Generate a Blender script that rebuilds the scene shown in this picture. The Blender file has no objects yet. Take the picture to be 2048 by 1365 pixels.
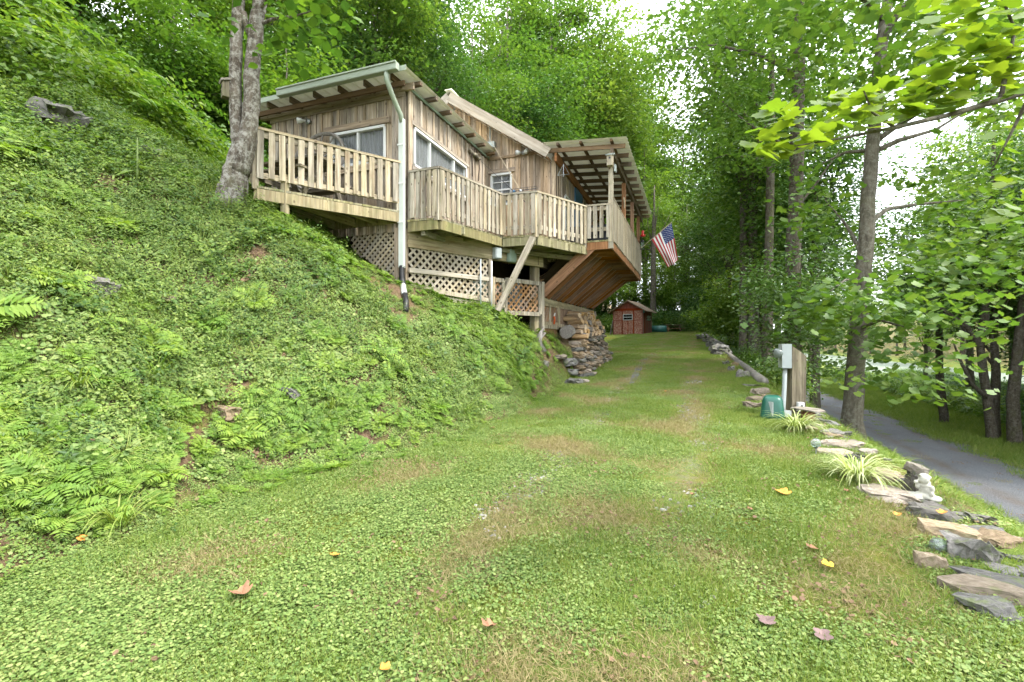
import bpy, bmesh, math, random
import numpy as np
from mathutils import Vector, Matrix, Euler

# ------------------------------------------------------------------ camera, world, sun, exposure
SC = bpy.context.scene
COL = SC.collection
CAMZ = 1.6
F = 967.0                                   # focal length in pixels of the 2048 px wide picture
cam_d = bpy.data.cameras.new('camera')
cam_d.sensor_width = 36.0
cam_d.lens = 36.0 * F / 2048.0
cam_d.clip_end = 2000
cam_d.clip_start = 0.05
cam = bpy.data.objects.new('camera', cam_d)
cam.location = (0, 0, CAMZ)
cam.rotation_euler = (math.radians(90), 0, 0)
COL.objects.link(cam)
SC.camera = cam

SUN_EL, SUN_AZ = math.radians(56), math.radians(118)   # azimuth clockwise from +Y (the view direction)
world = bpy.data.worlds.new('World')
SC.world = world
world.use_nodes = True
wn, wl = world.node_tree.nodes, world.node_tree.links
bg = wn['Background']
sky = wn.new('ShaderNodeTexSky')
sky.sky_type = 'NISHITA'
sky.sun_disc = False
sky.sun_elevation = SUN_EL
sky.sun_rotation = SUN_AZ
sky.air_density = 1.0
sky.dust_density = 2.0
cl_tc = wn.new('ShaderNodeTexCoord')
cl_n = wn.new('ShaderNodeTexNoise')
cl_n.inputs['Scale'].default_value = 2.2
cl_n.inputs['Detail'].default_value = 5
cl_r = wn.new('ShaderNodeMapRange')
cl_r.inputs['From Min'].default_value = 0.3
cl_r.inputs['From Max'].default_value = 0.7
cl_r.inputs['To Min'].default_value = 0.72
cl_r.inputs['To Max'].default_value = 0.97
cl_m = wn.new('ShaderNodeMix')
cl_m.data_type = 'RGBA'
cl_m.inputs['B'].default_value = (8.6, 9.0, 9.4, 1)     # bright overcast veil
wl.new(cl_tc.outputs['Generated'], cl_n.inputs['Vector'])
wl.new(cl_n.outputs['Fac'], cl_r.inputs['Value'])
wl.new(cl_r.outputs['Result'], cl_m.inputs['Factor'])
wl.new(sky.outputs['Color'], cl_m.inputs['A'])
wl.new(cl_m.outputs['Result'], bg.inputs['Color'])
bg.inputs['Strength'].default_value = 0.14

sun_d = bpy.data.lights.new('sun', 'SUN')
sun_d.energy = 2.1
sun_d.angle = math.radians(11)
sun_d.color = (1.0, 0.95, 0.87)
sun = bpy.data.objects.new('sun', sun_d)
COL.objects.link(sun)
sd = Vector((math.sin(SUN_AZ) * math.cos(SUN_EL), math.cos(SUN_AZ) * math.cos(SUN_EL), math.sin(SUN_EL)))
sun.rotation_euler = sd.to_track_quat('Z', 'Y').to_euler()
sun.location = sd * 60

SC.view_settings.view_transform = 'Standard'
SC.view_settings.look = 'None'
SC.view_settings.exposure = 2.08
SC.view_settings.gamma = 1.0
SC.view_settings.use_curve_mapping = False
SC.render.engine = 'CYCLES'
SC.cycles.max_bounces = 5
SC.cycles.diffuse_bounces = 3
SC.cycles.use_adaptive_sampling = True
SC.cycles.adaptive_threshold = 0.03
SC.cycles.glossy_bounces = 2
SC.cycles.transmission_bounces = 4
SC.cycles.transparent_max_bounces = 4
SC.cycles.use_denoising = True
SC.cycles.caustics_reflective = False
SC.cycles.caustics_refractive = False
SC.cycles.sample_clamp_indirect = 6

rng = random.Random(7)
nrng = np.random.default_rng(11)

# ------------------------------------------------------------------ helpers: places
B2 = Vector((0.350, 0.937)); B2.normalize()          # direction of the drive and of the cabin's long side
R2 = Vector((B2.y, -B2.x))                            # to its right
C0 = Vector((-1.94, 8.88))                            # near corner of the cabin


def at(px, py, Y):
    return Vector(((px - 1024) / F * Y, Y, CAMZ + (682 - py) / F * Y))


def H(r, b, z):                                       # cabin frame (z is relative to eye height)
    p = C0 + R2 * r + B2 * b
    return Vector((p.x, p.y, z + CAMZ))


def hit_b(px, py, b):                                 # cabin-frame (r, z) where a sight line meets the plane b
    k = (px - 1024) / F
    o = C0 + B2 * b
    r = (k * o.y - o.x) / (R2.x - k * R2.y)
    Y = o.y + R2.y * r
    return r, (682 - py) / F * Y


def hit_r(px, py, r):
    k = (px - 1024) / F
    o = C0 + R2 * r
    b = (k * o.y - o.x) / (B2.x - k * B2.y)
    Y = o.y + B2.y * b
    return b, (682 - py) / F * Y


def DL(x, y):
    return x * R2.x + y * R2.y, x * B2.x + y * B2.y


def XY(D, L):
    return D * R2.x + L * B2.x, D * R2.y + L * B2.y


# ------------------------------------------------------------------ terrain height
L_T = np.array([-40, 2.0, 3.4, 4.8, 6.3, 8.0, 10.0, 12.0, 16.5, 19, 24, 30, 40, 60, 300.])
D_T = np.array([-3.9, -3.9, -3.9, -3.25, -2.75, -2.6, -2.75, -2.8, -2.9, -3.0, -3.6, -6.5, -9, -9, -9.])
L_R = np.array([-40, 2.5, 3.4, 5.0, 7.0, 9.0, 12.4, 24, 31, 40, 300.])
D_R = np.array([2.2, 2.2, 2.15, 2.05, 1.85, 1.7, 1.3, 1.0, 0.6, 0.5, 0.5])
D_G = D_R - np.array([.6, .6, .6, .55, .45, .35, .12, .05, 0, 0, 0])    # where the mown lawn ends before the stones
LK = np.array([-40, 4.0, 6.0, 7.6, 9.4, 10.8, 12.0, 16.3, 18.5, 24, 40, 300.])
UK = np.array([0, 0.15, 0.5, 1.2, 2.3, 3.7, 6.0, 9.0, 20.0, 45, 120, 400.])
RK = np.array([
    [0, .08, .36, 1.0, 2.0, 3.1, 4.6, 6.8, 14, 30, 62, 120],
    [0, .08, .38, 1.05, 2.2, 3.55, 5.1, 7.0, 14, 30, 62, 120],
    [0, .10, .42, 1.20, 2.45, 3.6, 4.7, 6.4, 13, 29, 62, 120],
    [0, .12, .50, 1.25, 2.15, 2.8, 3.6, 5.4, 12, 28, 62, 120],
    [0, .20, .75, 1.70, 2.10, 2.3, 2.9, 4.6, 11, 27, 60, 120],
    [0, .35, 1.15, 1.30, 1.6, 2.0, 2.7, 4.3, 11, 26, 60, 120],
    [0, .70, .95, 1.12, 1.5, 2.0, 2.7, 4.3, 11, 26, 60, 120],
    [0, .70, .95, 1.12, 1.5, 2.0, 2.7, 4.3, 11, 26, 60, 120],
    [0, .10, .30, .6, 1.2, 1.9, 2.7, 4.3, 11, 26, 60, 120],
    [0, .05, .2, .4, .9, 1.5, 2.5, 4.0, 10, 24, 55, 110],
    [0, .02, .08, .3, .7, 1.4, 2.6, 4.5, 11, 25, 55, 110],
    [0, .02, .08, .3, .7, 1.4, 2.6, 4.5, 11, 25, 55, 110]])
ROAD_Z, ROAD_A, ROAD_B = -3.75, 6.0, 9.2
WATER_Z = -5.0


def wob(x, y):
    return (np.sin(x * 2.1 + 1.3 * np.sin(y * 1.7)) * np.cos(y * 2.4 + x * .6) * .5
            + np.sin(x * 5.3 + y * 3.1) * .25 + np.cos(y * 6.1 - x * 4.4) * .25)


def tz(x, y):
    x = np.asarray(x, float); y = np.asarray(y, float)
    D, L = DL(x, y)
    toe = np.interp(L, L_T, D_T) + .12 * np.sin(L * 2.7) * (L < 9)
    edge = np.interp(L, L_R, D_R)
    lawn = -1.6 + .058 * np.clip(L, -40, 39) + .015 * wob(x, y)
    u = toe - D
    i = np.clip(np.searchsorted(LK, L, side='right') - 1, 0, len(LK) - 2)
    f = np.clip((L - LK[i]) / (LK[i + 1] - LK[i]), 0, 1)
    uc = np.clip(u, 0, 399.9)
    j = np.clip(np.searchsorted(UK, uc, side='right') - 1, 0, len(UK) - 2)
    g = (uc - UK[j]) / (UK[j + 1] - UK[j])
    r0 = RK[i, j] * (1 - g) + RK[i, j + 1] * g
    r1 = RK[i + 1, j] * (1 - g) + RK[i + 1, j + 1] * g
    rise = r0 * (1 - f) + r1 * f
    z = lawn + rise + np.clip(u, 0, 1) * .07 * wob(x * .8, y * .8)
    # right of the drive: bank down to the road, verge, water
    v = D - edge
    t = np.clip(v / (ROAD_A - .4 - edge), 0, 1)
    zb = lawn * (1 - t) + ROAD_Z * t - .10 * np.minimum(np.clip(v, 0, 1) * 3, 1) * (1 - t) + .05 * wob(x, y) * (t > 0.02) * (t < .98)
    z = np.where(v > 0, zb, z)
    far = np.interp(D, [ROAD_B + .2, 13, 19, 24, 28, 42, 50, 80, 150, 400], [0, .05, -.25, -.8, -2.6, -2.6, .4, 9, 32, 80])
    z = np.where(D > ROAD_B + .2, ROAD_Z + far, z)
    return z + CAMZ


def tz1(x, y):
    return float(tz(x, y))


def on_ground(px, py, lo=1.5, hi=120):
    """point of the terrain on the sight line through a pixel"""
    k, m = (px - 1024) / F, (682 - py) / F
    Y = lo
    while Y < hi:
        if CAMZ + m * Y <= tz1(k * Y, Y):
            break
        Y *= 1.01
    return Vector((k * Y, Y, tz1(k * Y, Y)))


def edge_pt(py, off=0.0):
    """point on the right edge of the drive that the photograph shows at height py"""
    L = 2.5
    while L < 38:
        x, y = XY(float(np.interp(L, L_R, D_R)) + off, L)
        if 682 - F * (tz1(x, y) - CAMZ) / y <= py: break
        L += .05
    return Vector((x, y, tz1(x, y)))


ORD = 'first second third fourth fifth sixth seventh eighth ninth tenth eleventh twelfth thirteenth fourteenth fifteenth sixteenth seventeenth eighteenth nineteenth twentieth'.split()


def nth(i):
    return ORD[i] if i < 20 else ('twenty-' + ORD[i - 20] if i < 29 else 'thirtieth' if i == 29 else 'thirty-' + ORD[i - 30])


def tnormal(x, y, e=.08):
    return Vector((-(tz1(x + e, y) - tz1(x - e, y)) / (2 * e), -(tz1(x, y + e) - tz1(x, y - e)) / (2 * e), 1)).normalized()


# ------------------------------------------------------------------ helpers: objects
WM = {}


def put(o, M=None, parent=None):
    COL.objects.link(o)
    M = M or Matrix.Identity(4)
    WM[o] = M
    if parent is not None:
        o.parent = parent
        o.matrix_basis = WM[parent].inverted() @ M
    else:
        o.matrix_basis = M
    return o


def tag(o, label=None, cat=None, group=None, kind=None):
    if label: o['label'] = label
    if cat: o['category'] = cat
    if group: o['group'] = group
    if kind: o['kind'] = kind
    return o


def thing(name, label, cat, loc=(0, 0, 0), group=None):
    o = bpy.data.objects.new(name, None)
    o.empty_display_size = .2
    put(o, Matrix.Translation(Vector(loc)))
    return tag(o, label, cat, group)


def mesh_of(name, verts, faces, mat, smooth=False):
    me = bpy.data.meshes.new(name)
    me.from_pydata([tuple(v) for v in verts], [], faces)
    if mat is not None: me.materials.append(mat)
    if smooth: me.polygons.foreach_set('use_smooth', [True] * len(me.polygons))
    me.update()
    return me


def obj(name, me, M=None, parent=None):
    return put(bpy.data.objects.new(name, me), M, parent)


BOXF = [(0, 3, 2, 1), (4, 5, 6, 7), (0, 1, 5, 4), (1, 2, 6, 5), (2, 3, 7, 6), (3, 0, 4, 7)]


def frame(z, x):
    z = Vector(z).normalized(); x = Vector(x)
    x = (x - z * x.dot(z)).normalized()
    y = z.cross(x)
    return Matrix((x, y, z)).transposed()


def bar(name, a, b, w, t, mat, parent=None, wdir=(0, 0, 1), ext=0.0):
    """a board from a to b; w along wdir, t across"""
    a, b = Vector(a), Vector(b)
    d = b - a
    Ln = d.length + 2 * ext
    if abs(d.normalized().dot(Vector(wdir).normalized())) > .98: wdir = (1, 0, 0)
    M = Matrix.Translation((a + b) / 2) @ frame(d, wdir).to_4x4()
    h = Vector((w / 2, t / 2, Ln / 2))
    c = min(w, t) * .08
    v = [(-h.x, -h.y, -h.z), (h.x, -h.y, -h.z), (h.x, h.y, -h.z), (-h.x, h.y, -h.z),
         (-h.x, -h.y, h.z), (h.x, -h.y, h.z), (h.x, h.y, h.z), (-h.x, h.y, h.z)]
    return obj(name, mesh_of(name, v, BOXF, mat), M, parent)


def prism(name, poly, z0, z1, mat, parent=None):
    """polygon (list of world xy) between two heights; origin at its centre"""
    c = sum((Vector(p) for p in poly), Vector((0, 0))) / len(poly)
    a = sum(poly[i][0] * poly[(i + 1) % len(poly)][1] - poly[(i + 1) % len(poly)][0] * poly[i][1] for i in range(len(poly)))
    if a < 0: poly = poly[::-1]
    n = len(poly)
    v = [(p[0] - c.x, p[1] - c.y, 0) for p in poly] + [(p[0] - c.x, p[1] - c.y, z1 - z0) for p in poly]
    f = [tuple(range(n))[::-1], tuple(range(n, 2 * n))] + [(i, (i + 1) % n, n + (i + 1) % n, n + i) for i in range(n)]
    return obj(name, mesh_of(name, v, f, mat), Matrix.Translation((c.x, c.y, z0)), parent)


class MB:
    def __init__(self): self.v = []; self.f = []

    def add(self, v, f):
        o = len(self.v)
        self.v += [Vector(p) for p in v]
        self.f += [tuple(i + o for i in q) for q in f]
        return self

    def box(self, a, b, w, t, wdir=(0, 0, 1)):
        a, b = Vector(a), Vector(b)
        d = b - a
        if abs(d.normalized().dot(Vector(wdir).normalized())) > .98: wdir = (1, 0, 0)
        R = frame(d, wdir)
        c = (a + b) / 2
        h = Vector((w / 2, t / 2, d.length / 2))
        pts = [(-h.x, -h.y, -h.z), (h.x, -h.y, -h.z), (h.x, h.y, -h.z), (-h.x, h.y, -h.z),
               (-h.x, -h.y, h.z), (h.x, -h.y, h.z), (h.x, h.y, h.z), (-h.x, h.y, h.z)]
        return self.add([c + R @ Vector(p) for p in pts], BOXF)

    def tube(self, pts, rad, n=8, cap=True, jit=0.0, rg=rng):
        pts = [Vector(p) for p in pts]
        if not isinstance(rad, (list, tuple)): rad = [rad] * len(pts)
        o = len(self.v)
        ref = None
        for i, p in enumerate(pts):
            d = (pts[min(i + 1, len(pts) - 1)] - pts[max(i - 1, 0)]).normalized()
            if ref is None:
                ref = Vector((1, 0, 0)) if abs(d.x) < .8 else Vector((0, 1, 0))
            x = (ref - d * ref.dot(d)).normalized(); y = d.cross(x); ref = x
            for k in range(n):
                a = 2 * math.pi * k / n
                q = rad[i] * (1 + jit * rg.uniform(-1, 1))
                self.v.append(p + x * (math.cos(a) * q) + y * (math.sin(a) * q))
        for i in range(len(pts) - 1):
            for k in range(n):
                k2 = (k + 1) % n
                self.f.append((o + i * n + k, o + i * n + k2, o + (i + 1) * n + k2, o + (i + 1) * n + k))
        if cap:
            self.f.append(tuple(o + k for k in range(n))[::-1])
            self.f.append(tuple(o + (len(pts) - 1) * n + k for k in range(n)))
        return self

    def lathe(self, c, prof, n=16):
        o = len(self.v)
        c = Vector(c)
        for r, z in prof:
            for k in range(n):
                a = 2 * math.pi * k / n
                self.v.append(c + Vector((r * math.cos(a), r * math.sin(a), z)))
        for i in range(len(prof) - 1):
            for k in range(n):
                k2 = (k + 1) % n
                self.f.append((o + i * n + k, o + i * n + k2, o + (i + 1) * n + k2, o + (i + 1) * n + k))
        return self

    def ball(self, c, r, n=12, m=8, sc=(1, 1, 1)):
        c = Vector(c)
        prof = [(max(math.sin(math.pi * i / m), .001) * r, -math.cos(math.pi * i / m) * r) for i in range(m + 1)]
        o = len(self.v)
        self.lathe((0, 0, 0), prof, n)
        for i in range(o, len(self.v)):
            p = self.v[i]
            self.v[i] = Vector((p.x * sc[0], p.y * sc[1], p.z * sc[2])) + c
        return self

    def build(self, name, mat, parent=None, smooth=False, M=None):
        """vertices are in world space; the origin is moved to the middle of the base"""
        if M is None:
            xs = [p.x for p in self.v]; ys = [p.y for p in self.v]; zs = [p.z for p in self.v]
            M = Matrix.Translation(((min(xs) + max(xs)) / 2, (min(ys) + max(ys)) / 2, min(zs)))
            t = M.to_translation()
            vv = [p - t for p in self.v]
        else:
            vv = self.v
        return obj(name, mesh_of(name, vv, self.f, mat, smooth), M, parent)


# ------------------------------------------------------------------ materials
def mat_new(name):
    m = bpy.data.materials.new(name)
    m.use_nodes = True
    n, l = m.node_tree.nodes, m.node_tree.links
    return m, n, l, n['Principled BSDF']


def noise(n, l, vec, scale, detail=4, rough=.6):
    t = n.new('ShaderNodeTexNoise')
    t.inputs['Scale'].default_value = scale
    t.inputs['Detail'].default_value = detail
    t.inputs['Roughness'].default_value = rough
    if vec is not None: l.new(vec, t.inputs['Vector'])
    return t.outputs['Fac']


def ramp(n, l, fac, stops):
    r = n.new('ShaderNodeValToRGB')
    e = r.color_ramp.elements
    while len(e) < len(stops): e.new(0.5)
    for k, (p, c) in enumerate(stops):
        e[k].position = p; e[k].color = (*c, 1) if len(c) == 3 else c
    l.new(fac, r.inputs['Fac'])
    return r.outputs['Color']


def mixc(n, l, fac, a, b, mode='MIX'):
    m = n.new('ShaderNodeMix'); m.data_type = 'RGBA'; m.blend_type = mode
    for s, v in (('Factor', fac), ('A', a), ('B', b)):
        if isinstance(v, (int, float)): m.inputs[s].default_value = v
        elif isinstance(v, tuple): m.inputs[s].default_value = (*v, 1) if len(v) == 3 else v
        else: l.new(v, m.inputs[s])
    return m.outputs['Result']


def maprange(n, l, v, a, b, c=0.0, d=1.0):
    m = n.new('ShaderNodeMapRange')
    for k, x in zip(('From Min', 'From Max', 'To Min', 'To Max'), (a, b, c, d)): m.inputs[k].default_value = x
    l.new(v, m.inputs['Value'])
    return m.outputs['Result']


def bump(n, l, h, bs, strength=.4, dist=.01):
    b = n.new('ShaderNodeBump')
    b.inputs['Strength'].default_value = strength
    b.inputs['Distance'].default_value = dist
    l.new(h, b.inputs['Height']); l.new(b.outputs['Normal'], bs.inputs['Normal'])


def wood_mat(name, dark, mid, light, stain=(.05, .04, .03), stain_amt=.5, moss=0.0, hue=.25):
    m, n, l, bs = mat_new(name)
    tc = n.new('ShaderNodeTexCoord')
    oi = n.new('ShaderNodeObjectInfo')
    add = n.new('ShaderNodeVectorMath'); add.operation = 'ADD'
    sc = n.new('ShaderNodeVectorMath'); sc.operation = 'SCALE'
    cx = n.new('ShaderNodeCombineXYZ')
    l.new(oi.outputs['Random'], cx.inputs[0]); l.new(oi.outputs['Random'], cx.inputs[1]); l.new(oi.outputs['Random'], cx.inputs[2])
    l.new(cx.outputs[0], sc.inputs[0]); sc.inputs['Scale'].default_value = 37.0
    l.new(tc.outputs['Object'], add.inputs[0]); l.new(sc.outputs[0], add.inputs[1])
    mp = n.new('ShaderNodeMapping'); mp.inputs['Scale'].default_value = (28, 28, 1.6)
    l.new(add.outputs[0], mp.inputs['Vector'])
    g = noise(n, l, mp.outputs['Vector'], 1.0, 6, .65)
    c = ramp(n, l, g, [(.28, dark), (.5, mid), (.72, light)])
    # per-board tone
    tone = maprange(n, l, oi.outputs['Random'], 0, 1, 1 - hue, 1 + hue)
    hs = n.new('ShaderNodeHueSaturation')
    l.new(c, hs.inputs['Color']); l.new(tone, hs.inputs['Value'])
    sat = n.new('ShaderNodeMath'); sat.operation = 'FRACT'
    mu = n.new('ShaderNodeMath'); mu.operation = 'MULTIPLY'; mu.inputs[1].default_value = 7.3
    l.new(oi.outputs['Random'], mu.inputs[0]); l.new(mu.outputs[0], sat.inputs[0])
    l.new(maprange(n, l, sat.outputs[0], 0, 1, .7, 1.2), hs.inputs['Saturation'])
    c = hs.outputs['Color']
    # broad dark streaks along the grain
    mp4 = n.new('ShaderNodeMapping'); mp4.inputs['Scale'].default_value = (13, 13, .7)
    l.new(add.outputs[0], mp4.inputs['Vector'])
    sk = maprange(n, l, noise(n, l, mp4.outputs['Vector'], 1.0, 5, .65), .40, .62, 1 - stain_amt * .75, 1.12)
    c = mixc(n, l, 1.0, c, sk, 'MULTIPLY')
    # stains and knots
    mp2 = n.new('ShaderNodeMapping'); mp2.inputs['Scale'].default_value = (9, 9, 2.2)
    l.new(add.outputs[0], mp2.inputs['Vector'])
    st = maprange(n, l, noise(n, l, mp2.outputs['Vector'], 1.0, 5, .7), .54, .70, 0, stain_amt)
    c = mixc(n, l, st, c, stain)
    vo = n.new('ShaderNodeTexVoronoi'); vo.inputs['Scale'].default_value = 1.0
    mp3 = n.new('ShaderNodeMapping'); mp3.inputs['Scale'].default_value = (9, 9, 5)
    l.new(add.outputs[0], mp3.inputs['Vector']); l.new(mp3.outputs[0], vo.inputs['Vector'])
    c = mixc(n, l, maprange(n, l, vo.outputs['Distance'], .08, .16, .75, 0), c, (.06, .04, .025))
    if moss:
        ms = maprange(n, l, noise(n, l, add.outputs[0], 5.0, 4, .6), .5, .68, 0, moss)
        c = mixc(n, l, ms, c, (.10, .12, .035))
    l.new(c, bs.inputs['Base Color'])
    bs.inputs['Roughness'].default_value = .85
    bs.inputs['Specular IOR Level'].default_value = .25
    bump(n, l, g, bs, .5, .006)
    return m


def plain_mat(name, col, rough=.6, metal=0.0, var=.15, scale=6.0, spec=.4):
    m, n, l, bs = mat_new(name)
    tc = n.new('ShaderNodeTexCoord')
    f = noise(n, l, tc.outputs['Object'], scale, 6, .65)
    c = ramp(n, l, f, [(.3, tuple(x * (1 - var) for x in col)), (.7, tuple(min(x * (1 + var), 1) for x in col))])
    l.new(c, bs.inputs['Base Color'])
    bs.inputs['Roughness'].default_value = rough
    bs.inputs['Metallic'].default_value = metal
    bs.inputs['Specular IOR Level'].default_value = spec
    return m


def stone_mat(name, a, b, c3, moss=.3):
    m, n, l, bs = mat_new(name)
    tc = n.new('ShaderNodeTexCoord'); oi = n.new('ShaderNodeObjectInfo')
    add = n.new('ShaderNodeVectorMath'); add.operation = 'ADD'
    l.new(tc.outputs['Object'], add.inputs[0])
    sc = n.new('ShaderNodeVectorMath'); sc.operation = 'SCALE'; sc.inputs['Scale'].default_value = 23
    cx = n.new('ShaderNodeCombineXYZ')
    for k in range(3): l.new(oi.outputs['Random'], cx.inputs[k])
    l.new(cx.outputs[0], sc.inputs[0]); l.new(sc.outputs[0], add.inputs[1])
    f = noise(n, l, add.outputs[0], 9, 8, .7)
    c = ramp(n, l, f, [(.25, a), (.5, b), (.75, c3)])
    hs = n.new('ShaderNodeHueSaturation'); l.new(c, hs.inputs['Color'])
    l.new(maprange(n, l, oi.outputs['Random'], 0, 1, .6, 1.3), hs.inputs['Value'])
    mu = n.new('ShaderNodeMath'); mu.operation = 'MULTIPLY'; mu.inputs[1].default_value = 9.7
    fr = n.new('ShaderNodeMath'); fr.operation = 'FRACT'
    l.new(oi.outputs['Random'], mu.inputs[0]); l.new(mu.outputs[0], fr.inputs[0])
    l.new(maprange(n, l, fr.outputs[0], 0, 1, .5, 1.25), hs.inputs['Saturation'])
    c = hs.outputs['Color']
    if moss:
        ms = maprange(n, l, noise(n, l, add.outputs[0], 4, 4, .6), .52, .66, 0, moss)
        c = mixc(n, l, ms, c, (.09, .12, .03))
    l.new(c, bs.inputs['Base Color'])
    bs.inputs['Roughness'].default_value = .9
    bs.inputs['Specular IOR Level'].default_value = .2
    bump(n, l, noise(n, l, add.outputs[0], 22, 8, .7), bs, .6, .02)
    return m


def leaf_mat(name, cols, trans=.35, rough=.5, tcol=None, spec=.35, attr=True):
    """cols: three leaf colours, picked per leaf by the stored value 'tint' and per plant at random"""
    m, n, l, bs = mat_new(name)
    out = n['Material Output']
    at_ = n.new('ShaderNodeAttribute'); at_.attribute_name = 'tint'
    oi = n.new('ShaderNodeObjectInfo')
    ad = n.new('ShaderNodeMath'); ad.operation = 'MULTIPLY_ADD'
    l.new(oi.outputs['Random'], ad.inputs[0]); ad.inputs[1].default_value = .45; 
    sb = n.new('ShaderNodeMath'); sb.operation = 'MULTIPLY_ADD'; sb.inputs[1].default_value = .75; sb.inputs[2].default_value = -.1
    l.new(at_.outputs['Fac'], sb.inputs[0]); l.new(sb.outputs[0], ad.inputs[2])
    c = ramp(n, l, ad.outputs[0], [(.08, cols[0]), (.5, cols[1]), (.92, cols[2])])
    l.new(c, bs.inputs['Base Color'])
    bs.inputs['Roughness'].default_value = rough
    bs.inputs['Specular IOR Level'].default_value = spec
    tr = n.new('ShaderNodeBsdfTranslucent')
    l.new(mixc(n, l, 1.0, c, tcol or (1.3, 1.42, .6), 'MULTIPLY'), tr.inputs['Color'])
    mx = n.new('ShaderNodeMixShader'); mx.inputs['Fac'].default_value = trans
    l.new(bs.outputs[0], mx.inputs[1]); l.new(tr.outputs[0], mx.inputs[2])
    l.new(mx.outputs[0], out.inputs['Surface'])
    return m


def bark_mat(name, dark, light, lichen=(.32, .33, .29), amt=.5, moss=.3):
    m, n, l, bs = mat_new(name)
    tc = n.new('ShaderNodeTexCoord')
    mp = n.new('ShaderNodeMapping'); mp.inputs['Scale'].default_value = (1, 1, .25)
    l.new(tc.outputs['Object'], mp.inputs['Vector'])
    f = noise(n, l, mp.outputs['Vector'], 16, 8, .7)
    c = ramp(n, l, f, [(.32, dark), (.68, light)])
    p = maprange(n, l, noise(n, l, tc.outputs['Object'], 11, 8, .8), .48, .58, 0, amt)
    c = mixc(n, l, p, c, lichen)
    q = maprange(n, l, noise(n, l, tc.outputs['Object'], 2.2, 4, .6), .55, .68, 0, moss)
    c = mixc(n, l, q, c, (.075, .085, .025))
    l.new(c, bs.inputs['Base Color'])
    bs.inputs['Roughness'].default_value = .95
    bs.inputs['Specular IOR Level'].default_value = .1
    bump(n, l, f, bs, .9, .03)
    return m


M = {}
M['siding'] = wood_mat('weathered_siding', (.165, .120, .082), (.325, .262, .198), (.450, .385, .310), stain_amt=.5, hue=.30)
M['siding_new'] = wood_mat('tan_siding', (.215, .145, .088), (.365, .268, .182), (.470, .375, .282), stain_amt=.5, hue=.26)
M['rail'] = wood_mat('pale_railing_wood', (.195, .155, .102), (.325, .275, .198), (.415, .370, .288), stain=(.16, .10, .055), stain_amt=.6, moss=.2, hue=.2)
M['mossy'] = wood_mat('mossy_lumber', (0.145, 0.125, 0.059), (0.238, 0.211, 0.112), (0.304, 0.271, 0.172), stain=(0.046, 0.040, 0.020), stain_amt=.5, moss=.55, hue=.15)
M['beam'] = wood_mat('treated_beam', (.185, .150, .090), (.290, .245, .155), (.370, .325, .230), stain=(.15, .09, .04), stain_amt=.5, moss=.3, hue=.14)
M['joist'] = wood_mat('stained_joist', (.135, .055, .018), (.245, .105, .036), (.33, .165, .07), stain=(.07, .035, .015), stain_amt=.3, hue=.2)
M['rafter'] = wood_mat('dark_rafter', (0.066, 0.043, 0.026), (0.119, 0.079, 0.046), (0.172, 0.119, 0.073), stain_amt=.3, hue=.2)
M['fascia'] = wood_mat('grey_fascia', (0.224, 0.178, 0.132), (0.317, 0.271, 0.218), (0.383, 0.343, 0.290), stain_amt=.25, hue=.06)
M['lattice_g'] = wood_mat('grey_lattice', (0.211, 0.172, 0.112), (0.304, 0.257, 0.185), (0.370, 0.330, 0.251), stain=(0.132, 0.092, 0.053), stain_amt=.3, hue=.15)
M['lattice_o'] = wood_mat('orange_lattice', (0.198, 0.112, 0.059), (0.277, 0.165, 0.092), (0.330, 0.218, 0.139), stain=(0.132, 0.073, 0.033), stain_amt=.3, hue=.15)
M['post'] = wood_mat('old_timber_post', (.085, .07, .048), (.175, .15, .108), (.27, .24, .185), stain_amt=.6, moss=.25, hue=.1)
M['red'] = wood_mat('red_board', (.10, .024, .013), (.17, .038, .019), (.22, .06, .032), stain=(.06, .025, .015), stain_amt=.4, hue=.15)
M['firewood'] = wood_mat('split_firewood', (.26, .165, .08), (.40, .27, .145), (.50, .37, .22), stain=(.13, .085, .05), stain_amt=.4, hue=.25)
M['firewood_g'] = wood_mat('grey_firewood', (0.092, 0.079, 0.066), (0.172, 0.152, 0.132), (0.251, 0.231, 0.205), stain_amt=.4, hue=.3)
M['greylog'] = wood_mat('silver_driftwood', (0.112, 0.099, 0.086), (0.198, 0.178, 0.158), (0.277, 0.257, 0.238), stain_amt=.4, moss=.2, hue=.15)
M['gutter'] = plain_mat('sage_gutter_enamel', (0.245, 0.281, 0.223), .35, 0, .06, 3)
M['white'] = plain_mat('white_vinyl', (0.533, 0.540, 0.533), .35, 0, .05, 4)
M['spout'] = plain_mat('pale_downspout', (0.432, 0.461, 0.432), .35, 0, .06, 4)
M['black'] = plain_mat('black_plastic', (0.014, 0.014, 0.016), .45, 0, .2, 9)
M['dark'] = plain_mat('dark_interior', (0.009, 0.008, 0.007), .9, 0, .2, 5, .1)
M['darkback'] = plain_mat('dark_backing', (0.036, 0.025, 0.016), .95, 0, .4, 5, .1)  # plain dark brown; behind the struts it stands in for shade
M['iron'] = plain_mat('rusty_iron', (0.043, 0.029, 0.020), .7, .4, .4, 20)
M['steel'] = plain_mat('galvanised_steel', (0.302, 0.317, 0.331), .4, .7, .1, 12)
M['boxgrey'] = plain_mat('grey_utility_enamel', (0.259, 0.288, 0.288), .45, 0, .08, 6)
M['boxgreen'] = plain_mat('sage_utility_enamel', (0.187, 0.245, 0.194), .5, 0, .1, 6)
M['pumpgreen'] = plain_mat('dark_green_moulded_plastic', (0.009, 0.072, 0.049), .35, 0, .15, 5)
M['teal'] = plain_mat('teal_plastic', (0.014, 0.086, 0.072), .4, 0, .15, 5)
M['blue'] = plain_mat('blue_plastic', (0.022, 0.094, 0.187), .45, 0, .1, 5)
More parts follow.
